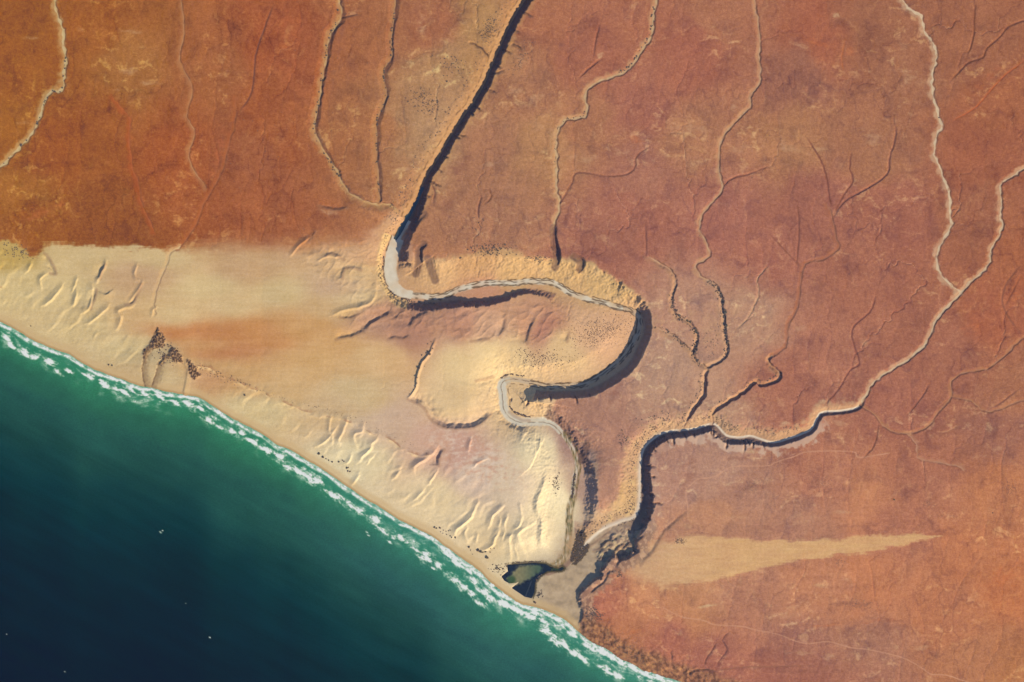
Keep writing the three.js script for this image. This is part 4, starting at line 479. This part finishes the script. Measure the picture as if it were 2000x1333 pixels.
// ---------------------------------------------------------------- meshes of the land
function tag(o, label, category, kind, group) { o.userData.label = label; if (category) o.userData.category = category; if (kind) o.userData.kind = kind; if (group) o.userData.group = group; return o; }
const counts = {};
function numbered(n) { const k = counts[n] = (counts[n] ?? -1) + 1; return k ? n + '_' + String(k).padStart(3, '0') : n; }
function add(name, geometry, material, label, category, kind, group) { const m = new THREE.Mesh(geometry, material); m.name = numbered(name); m.castShadow = m.receiveShadow = true; scene.add(m); return tag(m, label, category, kind, group); }
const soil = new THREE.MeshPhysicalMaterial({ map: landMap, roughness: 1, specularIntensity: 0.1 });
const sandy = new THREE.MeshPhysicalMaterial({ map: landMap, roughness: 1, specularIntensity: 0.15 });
{
  const pieces = {
    [KINDS.plain]: ['desert_plain', 'wide rust red desert plain on the landward side', 'desert', soil], [KINDS.dunes]: ['dune_field', 'belt of pale dune sand along the coast behind the beach', 'dunes', sandy],
    [KINDS.beach]: ['beach', 'narrow strip of damp beach sand along the surf', 'beach', sandy], [KINDS.sheet]: ['sand_sheet', 'tan and orange streaked sand sheet between coast dunes and river bend', 'sand', sandy],
    [KINDS.mouth]: ['dune_field', 'cream dunes with bright crests beside the lower river', 'dunes', sandy], [KINDS.valley]: ['river_valley', 'broad tan floor and walls of the meandering river valley', 'valley', sandy],
    [KINDS.river]: ['river_bed', 'whitish dry bed of the main river looping through its valley', 'river bed', sandy], [KINDS.canyon]: ['canyon', 'straight canyon with one black shaded wall running in from the top edge', 'canyon', soil],
    [KINDS.east]: ['canyon', 'eastern canyon turning from the right side down to the delta, dark outer wall', 'canyon', soil], [KINDS.delta]: ['river_delta', 'grey brown delta flat between lagoon and low cliffs', 'delta', sandy],
    [KINDS.streak]: ['sand_streak', 'pointed tongue of yellow blown sand on the lower right plain', 'sand', sandy], [KINDS.rock]: ['rock_outcrop', 'row of dark ragged rock outcrops on the edge of the coast dunes', 'rocks', soil],
    [KINDS.trackA]: ['dirt_track', 'thin pale track below the eastern canyon', 'track', soil], [KINDS.trackB]: ['dirt_track', 'thin pale track across the bottom right plain', 'track', soil],
  };
  STREAMS.forEach((s, q) => { pieces[KINDS.bed + q] = [s.id, s.label, 'stream bed', soil]; });
  const g = G, lists = {}, tri = {};
  for (let j = 0; j < g.ny - 1; j++) for (let i = 0; i < g.nx - 1; i++) {
    const o = j * g.nx + i, k = K[o] || K[o + 1] || K[o + g.nx] || K[o + g.nx + 1]; if (!k) continue;
    (lists[k] ??= []).push(o);
  }
  const local = new Int32Array(g.n);
  for (const k in lists) {
    local.fill(-1); let nv = 0; const cells = lists[k], idx = new Uint32Array(cells.length * 6), vs = [];
    const get = (o) => { if (local[o] < 0) { local[o] = nv++; vs.push(o); } return local[o]; };
    cells.forEach((o, q) => { const a = get(o), b = get(o + 1), c = get(o + g.nx), d = get(o + g.nx + 1);
      if (Math.abs(H[o] - H[o + g.nx + 1]) < Math.abs(H[o + 1] - H[o + g.nx])) idx.set([a, c, d, a, d, b], q * 6); else idx.set([a, c, b, b, c, d], q * 6); });
    const P = new Float32Array(nv * 3), N = new Float32Array(nv * 3), U = new Float32Array(nv * 2), st = g.step * S;
    vs.forEach((o, q) => {
      const i = o % g.nx, j = (o - i) / g.nx, x = g.x0 + i * g.step, y = g.y0 + j * g.step, l = i ? o - 1 : o, r = i < g.nx - 1 ? o + 1 : o, u = j ? o - g.nx : o, d = j < g.ny - 1 ? o + g.nx : o;
      P[q * 3] = X(x); P[q * 3 + 1] = H[o]; P[q * 3 + 2] = Z(y);
      const ax = -(H[r] - H[l]) / (2 * st), az = -(H[d] - H[u]) / (2 * st), n = 1 / Math.hypot(ax, 1, az);
      N[q * 3] = ax * n; N[q * 3 + 1] = n; N[q * 3 + 2] = az * n;
      U[q * 2] = (x - C.x0 + C.step / 2) / (C.nx * C.step); U[q * 2 + 1] = (y - C.y0 + C.step / 2) / (C.ny * C.step);
    });
    const geo = new THREE.BufferGeometry();
    geo.setAttribute('position', new THREE.BufferAttribute(P, 3)); geo.setAttribute('normal', new THREE.BufferAttribute(N, 3)); geo.setAttribute('uv', new THREE.BufferAttribute(U, 2)); geo.setIndex(new THREE.BufferAttribute(idx, 1));
    const [name, label, cat, mat] = pieces[k];
    add(name, geo, mat, label, cat, 'structure');
  }
}
{ // the country beyond the frame, coarser
  const P = [], I = [], st = 40, n0 = -36, n1 = 86, m0 = -34, m1 = 68, w = n1 - n0 + 1;
  for (let j = m0; j <= m1; j++) for (let i = n0; i <= n1; i++) { const x = -60 + i * st, y = -45 + j * st, xx = clamp(x, -120, 2190), d = inland(xx, y) + (x - xx) * 0.5; P.push(X(x), d < 0 ? -9 : plainHeight(xx, Math.min(y, tab(coastTab, xx))) * clamp(d / 60, 0, 1) + 10 * fbm(x / 200, y / 200, 3), Z(y)); }
  for (let j = m0; j < m1; j++) for (let i = n0; i < n1; i++) { if (i >= 0 && i < 53 && j >= 0 && j < 35) continue; const a = (j - m0) * w + i - n0; I.push(a, a + w, a + w + 1, a, a + w + 1, a + 1); }
  const geo = new THREE.BufferGeometry(); geo.setAttribute('position', new THREE.Float32BufferAttribute(P, 3)); geo.setIndex(I); geo.computeVertexNormals();
  add('terrain', geo, new THREE.MeshPhysicalMaterial({ color: new THREE.Color().setRGB(0.22, 0.07, 0.028), roughness: 1, specularIntensity: 0.1 }), 'rust red desert going on beyond the mapped plain', 'desert', 'structure');
}

// ---------------------------------------------------------------- sea, lagoon, river pool
{
  const tex = texture(seaMap.data, seaMap.w, seaMap.h);
  const water = new THREE.MeshPhysicalMaterial({ map: tex, roughness: 0.42, specularIntensity: 0.05 });
  const st = 10, w = 213, h = 143, P = [], N = [], U = [], I = [];
  for (let j = 0; j < h; j++) for (let i = 0; i < w; i++) { const x = -60 + i * st, y = -45 + j * st; P.push(X(x), 0, Z(y)); N.push(0, 1, 0); U.push((x - C.x0 + C.step / 2) / (C.nx * C.step), (y - C.y0 + C.step / 2) / (C.ny * C.step)); }
  for (let j = 0; j < h - 1; j++) for (let i = 0; i < w - 1; i++) { const x = -60 + i * st, y = -45 + j * st; if (Math.min(inland(x, y + st), inland(x, y + st)) > 12) continue; const a = j * w + i; I.push(a, a + w, a + w + 1, a, a + w + 1, a + 1); }
  const geo = new THREE.BufferGeometry(); geo.setAttribute('position', new THREE.Float32BufferAttribute(P, 3)); geo.setAttribute('normal', new THREE.Float32BufferAttribute(N, 3)); geo.setAttribute('uv', new THREE.Float32BufferAttribute(U, 2)); geo.setIndex(I);
  add('sea', geo, water, 'green inshore water darkening to navy in the lower left corner', 'sea', 'structure');
  const far = new THREE.PlaneGeometry(60000, 60000); far.rotateX(-Math.PI / 2); far.translate(-10000, -3, 10000);
  add('sea', far, new THREE.MeshPhysicalMaterial({ color: new THREE.Color().setRGB(0.004, 0.016, 0.03), roughness: 0.42, specularIntensity: 0.35 }), 'open dark ocean beyond the mapped shore', 'sea', 'structure');

  // lagoon: a sheet with its own shallows and deeps
  const lc = 1, lx = 970, ly = 1092, lw = 142, lh = 88, data = new Uint8Array(lw * lh * 4), shal = poly([1013,1106, 1036,1104, 1056,1106, 1062,1112, 1052,1122, 1036,1132, 1022,1140, 1013,1143, 1006,1146, 998,1140, 990,1132, 1000,1120]);
  const gl = { step: lc, nx: lw, ny: lh, n: lw * lh, x0: lx, y0: ly }, q = area(gl, shal, 12), edge = area(gl, LAGOON, 8);
  for (let o = 0; o < gl.n; o++) {
    const x = lx + o % lw, y = ly + Math.floor(o / lw), n = noise(x / 6, y / 6), t = sm(-3, 5, q[o] + 3 * n), gx = sm(1008, 1060, x);
    let col = [lerp(30, lerp(132, 74, gx), t), lerp(38, lerp(124, 92, gx), t), lerp(50, lerp(88, 72, gx), t)];
    const gr = sm(12, 4, Math.hypot(x - 999, y - 1134)); col = [lerp(col[0], 62, gr), lerp(col[1], 84, gr), lerp(col[2], 52, gr)];
    const sp = sm(1.6, .4, Math.abs((x - 1029) * 0.93 + (y - 1160) * 0.37)) * sm(1132, 1140, y) * 0.3; col = col.map((c, k) => lerp(c, 120, sp));
    if (edge[o] < 2.5 && y < 1110) col = [44, 46, 36];
    if (x > 1076) col = n > 0.1 ? [52, 62, 36] : [34, 40, 44];
    for (let c = 0; c < 3; c++) data[o * 4 + c] = base(col[c] * (1 + 0.08 * n), c, 0.5); data[o * 4 + 3] = 255;
  }
  const ls = new THREE.Shape(LAGOON.map(([x, y]) => new THREE.Vector2(x, -y))), lg = new THREE.ShapeGeometry(ls), lp = lg.attributes.position, lu = lg.attributes.uv;
  for (let i = 0; i < lp.count; i++) { const x = lp.getX(i), y = -lp.getY(i); lu.setXY(i, (x - lx + .5) / lw, (y - ly + .5) / lh); lp.setXYZ(i, X(x), 1.2, Z(y)); }
  lg.deleteAttribute('normal'); lg.computeVertexNormals();
  add('lagoon', lg, new THREE.MeshPhysicalMaterial({ map: texture(data, lw, lh), roughness: 0.2, specularIntensity: 0.6 }), 'dark river-mouth lagoon with a green shallow, just behind the beach', 'lagoon', 'structure');

  // pool left in the river where the canyon opens
  const path = [[826,366,3], [818,382,3.5], [808,400,4.5], [799,416,5], [790,432,5.5], [783,447,5], [777,459,4], [771,468,3]], v = [], ix = [];
  path.forEach(([x, y, r], k) => { const [x1, y1] = path[Math.min(k + 1, path.length - 1)], [x2, y2] = path[Math.max(0, k - 1)], l = Math.hypot(x1 - x2, y1 - y2), nx = (y1 - y2) / l, ny = -(x1 - x2) / l, lvl = Math.min(heightAt(x, y), heightAt(x + nx * r * .5, y + ny * r * .5), heightAt(x - nx * r * .5, y - ny * r * .5)) + 3; v.push(X(x + nx * r), lvl, Z(y + ny * r), X(x - nx * r), lvl, Z(y - ny * r)); });
  for (let k = 0; k < path.length - 1; k++) ix.push(k * 2, k * 2 + 1, k * 2 + 2, k * 2 + 1, k * 2 + 3, k * 2 + 2);
  const pg = new THREE.BufferGeometry(); pg.setAttribute('position', new THREE.Float32BufferAttribute(v, 3)); pg.setIndex(ix); pg.computeVertexNormals();
  add('river_pool', pg, new THREE.MeshPhysicalMaterial({ color: new THREE.Color().setRGB(0.03, 0.036, 0.02), roughness: 0.2 }), 'dark green pool of standing water where the canyon opens', 'pool', 'structure');
}
{ // foam lies on the water as a raised, broken crust
  const names = [['shore_surf', 'continuous white wash along the waterline'], ['breaking_waves', 'broken white patches of breakers on the bar off the beach']];
  const white = new THREE.MeshStandardMaterial({ color: new THREE.Color().setRGB(0.46, 0.455, 0.365), roughness: 0.9 });
  for (let part = 0; part < 2; part++) {
    const id = new Int32Array(F.n).fill(-1), P = [], I = [];
    const get = (o) => { if (id[o] < 0) { const i = o % F.nx, j = (o - i) / F.nx; id[o] = P.length / 3; P.push(X(i + F.x0), 0.15 + Math.max(0, wash[o] - 0.8) * (6 + 3 * noise(i / 4, j / 4)), Z(j + F.y0)); } return id[o]; };
    for (let j = 0; j < F.ny - 1; j++) for (let i = 0; i < F.nx - 1; i++) {
      const o = j * F.nx + i, s = (wash[o] + wash[o + 1] + wash[o + F.nx] + wash[o + F.nx + 1]) / 4; if (s < 0.86) continue;
      const d = -inland(i + F.x0, j + F.y0); if ((d > 13) !== (part === 1)) continue;
      const a = get(o), b = get(o + 1), c = get(o + F.nx), e = get(o + F.nx + 1); I.push(a, c, e, a, e, b);
    }
    const geo = new THREE.BufferGeometry(); geo.setAttribute('position', new THREE.Float32BufferAttribute(P, 3)); geo.setIndex(I); geo.computeVertexNormals();
    add(names[part][0], geo, white, names[part][1], 'surf', 'stuff');
  }
}

// ---------------------------------------------------------------- shrubs and trees
const leaf = [[0.06, 0.036, 0.015], [0.085, 0.048, 0.021], [0.055, 0.04, 0.016]].map((c) => new THREE.MeshStandardMaterial({ color: new THREE.Color().setRGB(...c), roughness: 1 }));
function shrubShape(lobes) {                                         // uneven clump of foliage lobes, one metre in radius, standing on the ground
  const list = [];
  for (let k = 0; k < lobes; k++) {
    const a = k * 2.4 + rnd(), q = k ? 0.35 + 0.3 * rnd() : 0, g = new THREE.IcosahedronGeometry(k ? 0.35 + 0.25 * rnd() : 0.6, 1), p = g.attributes.position, j = rnd() * 50;
    for (let i = 0; i < p.count; i++) { const x = p.getX(i), y = p.getY(i), z = p.getZ(i), f = 1 + 0.28 * noise(x * 5 + j, z * 5 + y * 4); p.setXYZ(i, x * f + q * Math.cos(a), Math.max(-0.05, y * f * 0.8 + 0.38), z * f + q * Math.sin(a)); }
    g.deleteAttribute('uv'); g.computeVertexNormals(); list.push(g);
  }
  return mergeGeometries(list);
}
const shapes = [shrubShape(4), shrubShape(5), shrubShape(6)];
const protos = shapes.map((g, k) => { const m = new THREE.Mesh(g, leaf[k]); m.castShadow = m.receiveShadow = true; return m; });
const spots = [];                                                    // x, y, radius in steps, label, group
const NTH = ['first', 'second', 'third', 'fourth', 'fifth', 'sixth', 'seventh', 'eighth', 'ninth', 'tenth', 'eleventh', 'twelfth', 'thirteenth', 'fourteenth', 'fifteenth', 'sixteenth', 'seventeenth', 'eighteenth', 'nineteenth', 'twentieth', 'twenty-first'];
const BEACHG = 'bushes along the upper beach';
const rows = [0, 0, 0];
for (const [x, y, r] of pts([622,887,2.6, 630,894,2.6, 636,897,1.4, 641,900,1.7, 648,903,2.1, 661,903,1.9, 668,900,1.5, 671,902,1.4, 677,915,2, 680,914,1.3, 679,921,1.9, 683,922,1.6, 848,1031,2, 852,1033,1.5, 859,1032,2, 866,1037,1.1, 871,1039,1.1, 876,1038,1.4, 879,1037,1.2, 860,1040,1, 865,1043,1.1, 872,1045,1.4, 879,1048,1.2, 882,1051,1.3, 889,1051,1.9, 919,1076,1.3, 939,1079,2.4, 943,1080,1.6, 948,1079,2, 958,1073,1.5, 965,1072,1.2, 957,1080,1.3, 923,1084,1], 3).sort((p, q) => p[0] - q[0])) { const w = x < 800 ? 0 : x < 900 ? 1 : 2; rows[w]++; spots.push([x, y, r, `dark bush, ${NTH[rows[w] - 1]} from the left in the ${['upper left', 'middle', 'lower right'][w]} beach row`, BEACHG]); }
spots.push([916,1070,2.4,'round dark bush alone where the beach widens, left of the biggest beach bushes'], [934,1076,3.6,'largest dark bush on the beach, at the foot of the cream dunes'], [951,1090,3.3,'big round dark bush alone on the sand just above the lagoon thicket'], [1045,1178,2.6,'dark bush alone at the lower tip of the lagoon'], [839,691,3.4,'biggest dark tree on the tan sand slope left of the river meander'], [818,720,3,'second dark tree down the edge of the tan sand slope']);
let rim = 0;
for (const [x, y, r] of pts([824,694,1.5, 832,690,1.3, 845,681,1.7, 820,712,1.6, 814,738,1.7, 814,749,1.6, 812,756,1, 808,762,1.2, 800,770,1.2, 842,668,1.2, 835,672,1.2, 829,716,.9], 3).sort((p, q) => p[1] - q[1])) spots.push([x, y, r, `small dark bush on the rim of the tan sand slope, ${NTH[rim++]} from the top`, 'bushes on the rim of the tan sand slope']);
const many = [];
const put = (x, y, r, label, group) => { if (inland(x, y) < 10) return; label ? spots.push([x, y, r, label, group]) : many.push([x, y, x > 1080 && x < 1250 && y > 600 && y < 710 ? r : x > 1400 && y > 900 ? r * .7 : r * 1.05]); };
const gauss = () => (rnd() + rnd() + rnd()) / 1.5 - 1;
function scatter(n, cx, cy, rx, ry, rot, r0, r1, label, group) { const c = Math.cos(rot), s = Math.sin(rot); for (let k = 0; k < n; k++) { const u = gauss() * rx, v = gauss() * ry; put(cx + u * c - v * s, cy + u * s + v * c, lerp(r0, r1, Math.pow(rnd(), 2)), label, group); } }
function along(L, n, t0, t1, spread, off, r0, r1, label, group) { for (let k = 0; k < n; k++) { const T = lerp(t0, t1, rnd()) * (L.length - 1.001), i = T | 0, t = T - i, dx = L[i + 1][0] - L[i][0], dy = L[i + 1][1] - L[i][1], l = Math.hypot(dx, dy) || 1, q = off + gauss() * spread; put(lerp(L[i][0], L[i + 1][0], t) + dy / l * q, lerp(L[i][1], L[i + 1][1], t) - dx / l * q, lerp(r0, r1, Math.pow(rnd(), 2)), label, group); } }
scatter(62, 975, 1114, 26, 15, .3, .7, 1.4, 'small dark bush left of the lagoon', 'bushes left of the lagoon');
scatter(24, 1055, 1162, 10, 12, 0, .8, 1.6, 'small dark bush right of the lagoon', 'bushes right of the lagoon');
along(poly([1000,1100, 1030,1098, 1062,1097]), 26, 0, 1, 1.6, 0, .7, 1.2);
along(poly([1046,1140, 1049,1130, 1058,1124]), 16, 0, 1, 1.5, 0, .9, 1.6);
along(STREAMS[0].p, 26, .3, .95, 2.4, 0, 1, 1.8, 'dark tree in the left stream bed', 'trees in the left stream bed');
spots.push([41,284,2.8,'largest dark tree in the pale stream bed at the left edge']);
along(STREAMS[2].p, 46, .1, .75, 5, -2, .8, 1.8, 'dark bush on the left middle stream', 'bushes on the left middle stream');
along(STREAMS[3].p, 60, .15, .97, 4, -1, .8, 1.7, 'dark bush on the right middle stream', 'bushes on the right middle stream');
along(STREAMS[4].p, 36, .02, .3, 5, -3, .9, 1.7, 'dark bush on the upper zigzag stream', 'bushes on the zigzag stream');
along(STREAMS[4].p, 20, .5, .75, 4, -2, .8, 1.5);
along(STREAMS[8].p, 120, 0, .8, 11, 0, .9, 1.9); along(STREAMS[10].p, 120, .25, .95, 10, 0, .9, 1.8); along(STREAMS[11].p, 60, 0, 1, 8, 0, .8, 1.7); scatter(60, 1388, 665, 34, 45, 0, .6, 1.2);
along(STREAMS[8].p, 26, .1, .75, 4, 2, 1.6, 2.3, 'large dark bush on the middle gully', 'large bushes on the middle gully'); along(STREAMS[10].p, 22, .4, .9, 5, 2, 1.5, 2.2, 'large dark bush on the left gully', 'large bushes on the left gully');
along(STREAMS[9].p, 50, .1, 1, 9, -9, .8, 1.5); along(STREAMS[12].p, 46, .3, 1, 6, -7, .8, 1.5);
along(EAST, 220, .2, .62, 12, -16, .6, 1.3); along(EAST, 420, .62, .98, 14, -16, .6, 1.2); along(EAST, 160, .55, .9, 4, 6, .7, 1.2); scatter(44, 1290, 820, 62, 22, -.2, .8, 1.4); scatter(50, 1222, 860, 34, 24, .2, .7, 1.3);
along(RIVER, 260, .0, .17, 17, -30, .5, 1.3); scatter(46, 880, 128, 46, 30, .5, .9, 1.5); scatter(110, 832, 200, 52, 34, .6, .8, 1.5); scatter(140, 956, 60, 22, 40, .5, .6, 1.2); scatter(70, 1020, 110, 18, 60, .5, .7, 1.3);
along(RIVER, 130, .12, .26, 6, -19, .7, 1.3); along(RIVER, 70, .2, .28, 2.5, -13, .8, 1.3); scatter(150, 965, 488, 70, 20, 0, .8, 1.7); scatter(26, 935, 440, 18, 40, 0, .7, 1.3); scatter(50, 1050, 506, 40, 9, 0, .8, 1.4);
scatter(620, 1172, 650, 85, 42, -.25, .5, .9); scatter(230, 1060, 700, 100, 26, .05, .6, 1.1); scatter(60, 1085, 945, 14, 30, 0, .7, 1.3); along(poly([975,742, 985,734, 1000,731, 1030,737]), 34, 0, 1, 2, 0, 1, 1.7);
along(poly([996,796, 1006,806, 1022,812, 1038,817]), 44, 0, 1, 1.6, 0, 1, 1.9);
scatter(170, 1470, 948, 46, 16, -.5, .5, .9); scatter(170, 1610, 948, 70, 30, .2, .5, .9); scatter(60, 1812, 985, 22, 12, 0, .5, .9); scatter(40, 1848, 1008, 34, 8, .1, .6, 1); scatter(120, 1975, 955, 22, 20, 0, .5, .9); scatter(240, 1680, 1180, 60, 18, .1, .5, .9); scatter(80, 1328, 1058, 17, 9, 0, .6, .9); scatter(120, 1160, 1200, 24, 20, .5, .8, 1.3); scatter(30, 1210, 1122, 7, 9, 0, .8, 1.3); scatter(60, 1640, 1098, 16, 16, 0, .5, .9);
scatter(150, 1230, 1280, 130, 22, .62, .6, 1.3); along(COAST, 120, .1, .62, 4, -78, .6, 1.1); scatter(60, 30, 490, 50, 20, .3, .8, 1.5); scatter(70, 325, 690, 38, 34, .6, .9, 1.6); scatter(60, 430, 735, 120, 16, .4, .7, 1.2); along(poly([390,722, 430,735, 480,752, 530,775, 600,795, 650,810, 700,822, 760,850, 800,870, 835,888]), 80, 0, 1, 6, 3, .45, .9); scatter(50, 660, 300, 300, 300, 0, .7, 1.1); scatter(60, 1500, 400, 480, 400, 0, .6, 1);
spots.push([58,637,1.3,'lone dark speck of bush on the beach near the left edge'], [210,713,1.9,'left of two dark bushes close together on the left beach'], [217,714,1.7,'right of two dark bushes close together on the left beach'], [477,772,2.2,'dark bush on the dune belt right of the rock outcrops'], [899,504,2.4,'round dark tree alone on the plain inside the first river bend'], [873,160,2,'lone dark tree on the plain between stream and upper canyon'], [1746,976,1.6,'lone dark bush on the red plain above the sand streak'], [1938,1002,1.6,'lone dark bush at the end of a faint trail on the lower right plain'], [1833,231,1.6,'single dark tree in the widest whitish stream bed']);
const m4 = new THREE.Matrix4(), qt = new THREE.Quaternion(), up = new THREE.Vector3(0, 1, 0);
spots.sort((a, b) => b[2] - a[2]);
const kept = {}, thirds = ['upper', 'middle', 'lower'];
spots.forEach((s, k) => { if (k < 300 && s[4] && !/beach|rim of/.test(s[4])) (kept[s[4]] ??= []).push(s); });
for (const g in kept) kept[g].sort((a, b) => a[1] - b[1]).forEach((s, k, l) => { const q = Math.min(2, Math.floor(k * 3 / l.length)), m = k - Math.ceil(q * l.length / 3); s[3] += `, ${NTH[Math.max(0, m)]} from top in its ${thirds[q]} third`; });
spots.forEach(([x, y, r, label, group], k) => {
  if (group && !/beach|lagoon|rim of/.test(group)) r *= 1.2;
  if (k >= 300) { many.push([x, y, r]); return; }
  const o = protos[k % 3].clone(); o.name = numbered('shrub'); o.position.set(X(x), heightAt(x, y) - 0.3, Z(y)); o.rotation.y = rnd() * 6.28; o.scale.set(r * S * (0.9 + .3 * rnd()), r * S * 0.75, r * S * (0.9 + .3 * rnd()));
  o.userData = { label, category: 'shrub' }; if (group) o.userData.group = group; scene.add(o);
});
function mass(name, list, label, mat) {
  const im = new THREE.InstancedMesh(shapes[1], mat, list.length); im.name = name; im.castShadow = im.receiveShadow = true;
  list.forEach(([x, y, r], k) => im.setMatrixAt(k, m4.compose(new THREE.Vector3(X(x), heightAt(x, y) - 0.2, Z(y)), qt.setFromAxisAngle(up, rnd() * 6.28), new THREE.Vector3(r * S * (.8 + .4 * rnd()), r * S * .7, r * S * (.8 + .4 * rnd())))));
  scene.add(im); return tag(im, label, 'scrub', 'stuff');
}
mass('desert_scrub', many, 'countless small dark bushes dotted over plain, rims and valley floor', leaf[1]);
{
  const veg = [poly([1128,1038, 1144,1038, 1143,1056, 1134,1078, 1124,1096, 1112,1099, 1118,1078, 1124,1056]), poly([1151,1064, 1148,1078, 1140,1088, 1126,1104, 1118,1104, 1132,1084, 1142,1068])], list = [];
  for (let k = 0; k < 1400; k++) { const x = 1105 + rnd() * 50, y = 1034 + rnd() * 74; if (veg.some((p) => inside(p, x, y)) && noise(x / 3, y / 5) > -0.45) list.push([x, y, 0.7 + rnd() * 0.8]); }
  for (let k = 0; k < 420; k++) { const x = 985 + rnd() * 80, y = 1096 + rnd() * 22; if (!inside(LAGOON, x, y) && inside(poly([986,1102, 1012,1100, 1044,1098, 1062,1100, 1062,1104, 1044,1104, 1015,1108, 992,1118]), x, y)) list.push([x, y, 0.7 + rnd() * 0.6]); }
  for (let k = 0; k < 130; k++) { const y = 925 + rnd() * 50, x = 1123 - (y - 925) * 0.1 + gauss() * 4; list.push([x, y, 0.6 + rnd() * 0.7]); }
  mass('riverside_thicket', list, 'dense dark thicket in strips on the river flats above the lagoon', leaf[0]);
}

const renderer = new THREE.WebGLRenderer({ antialias: true });
renderer.shadowMap.enabled = true;
renderer.toneMapping = THREE.LinearToneMapping;
renderer.toneMappingExposure = EXPOSURE;
renderer.render(scene, camera);
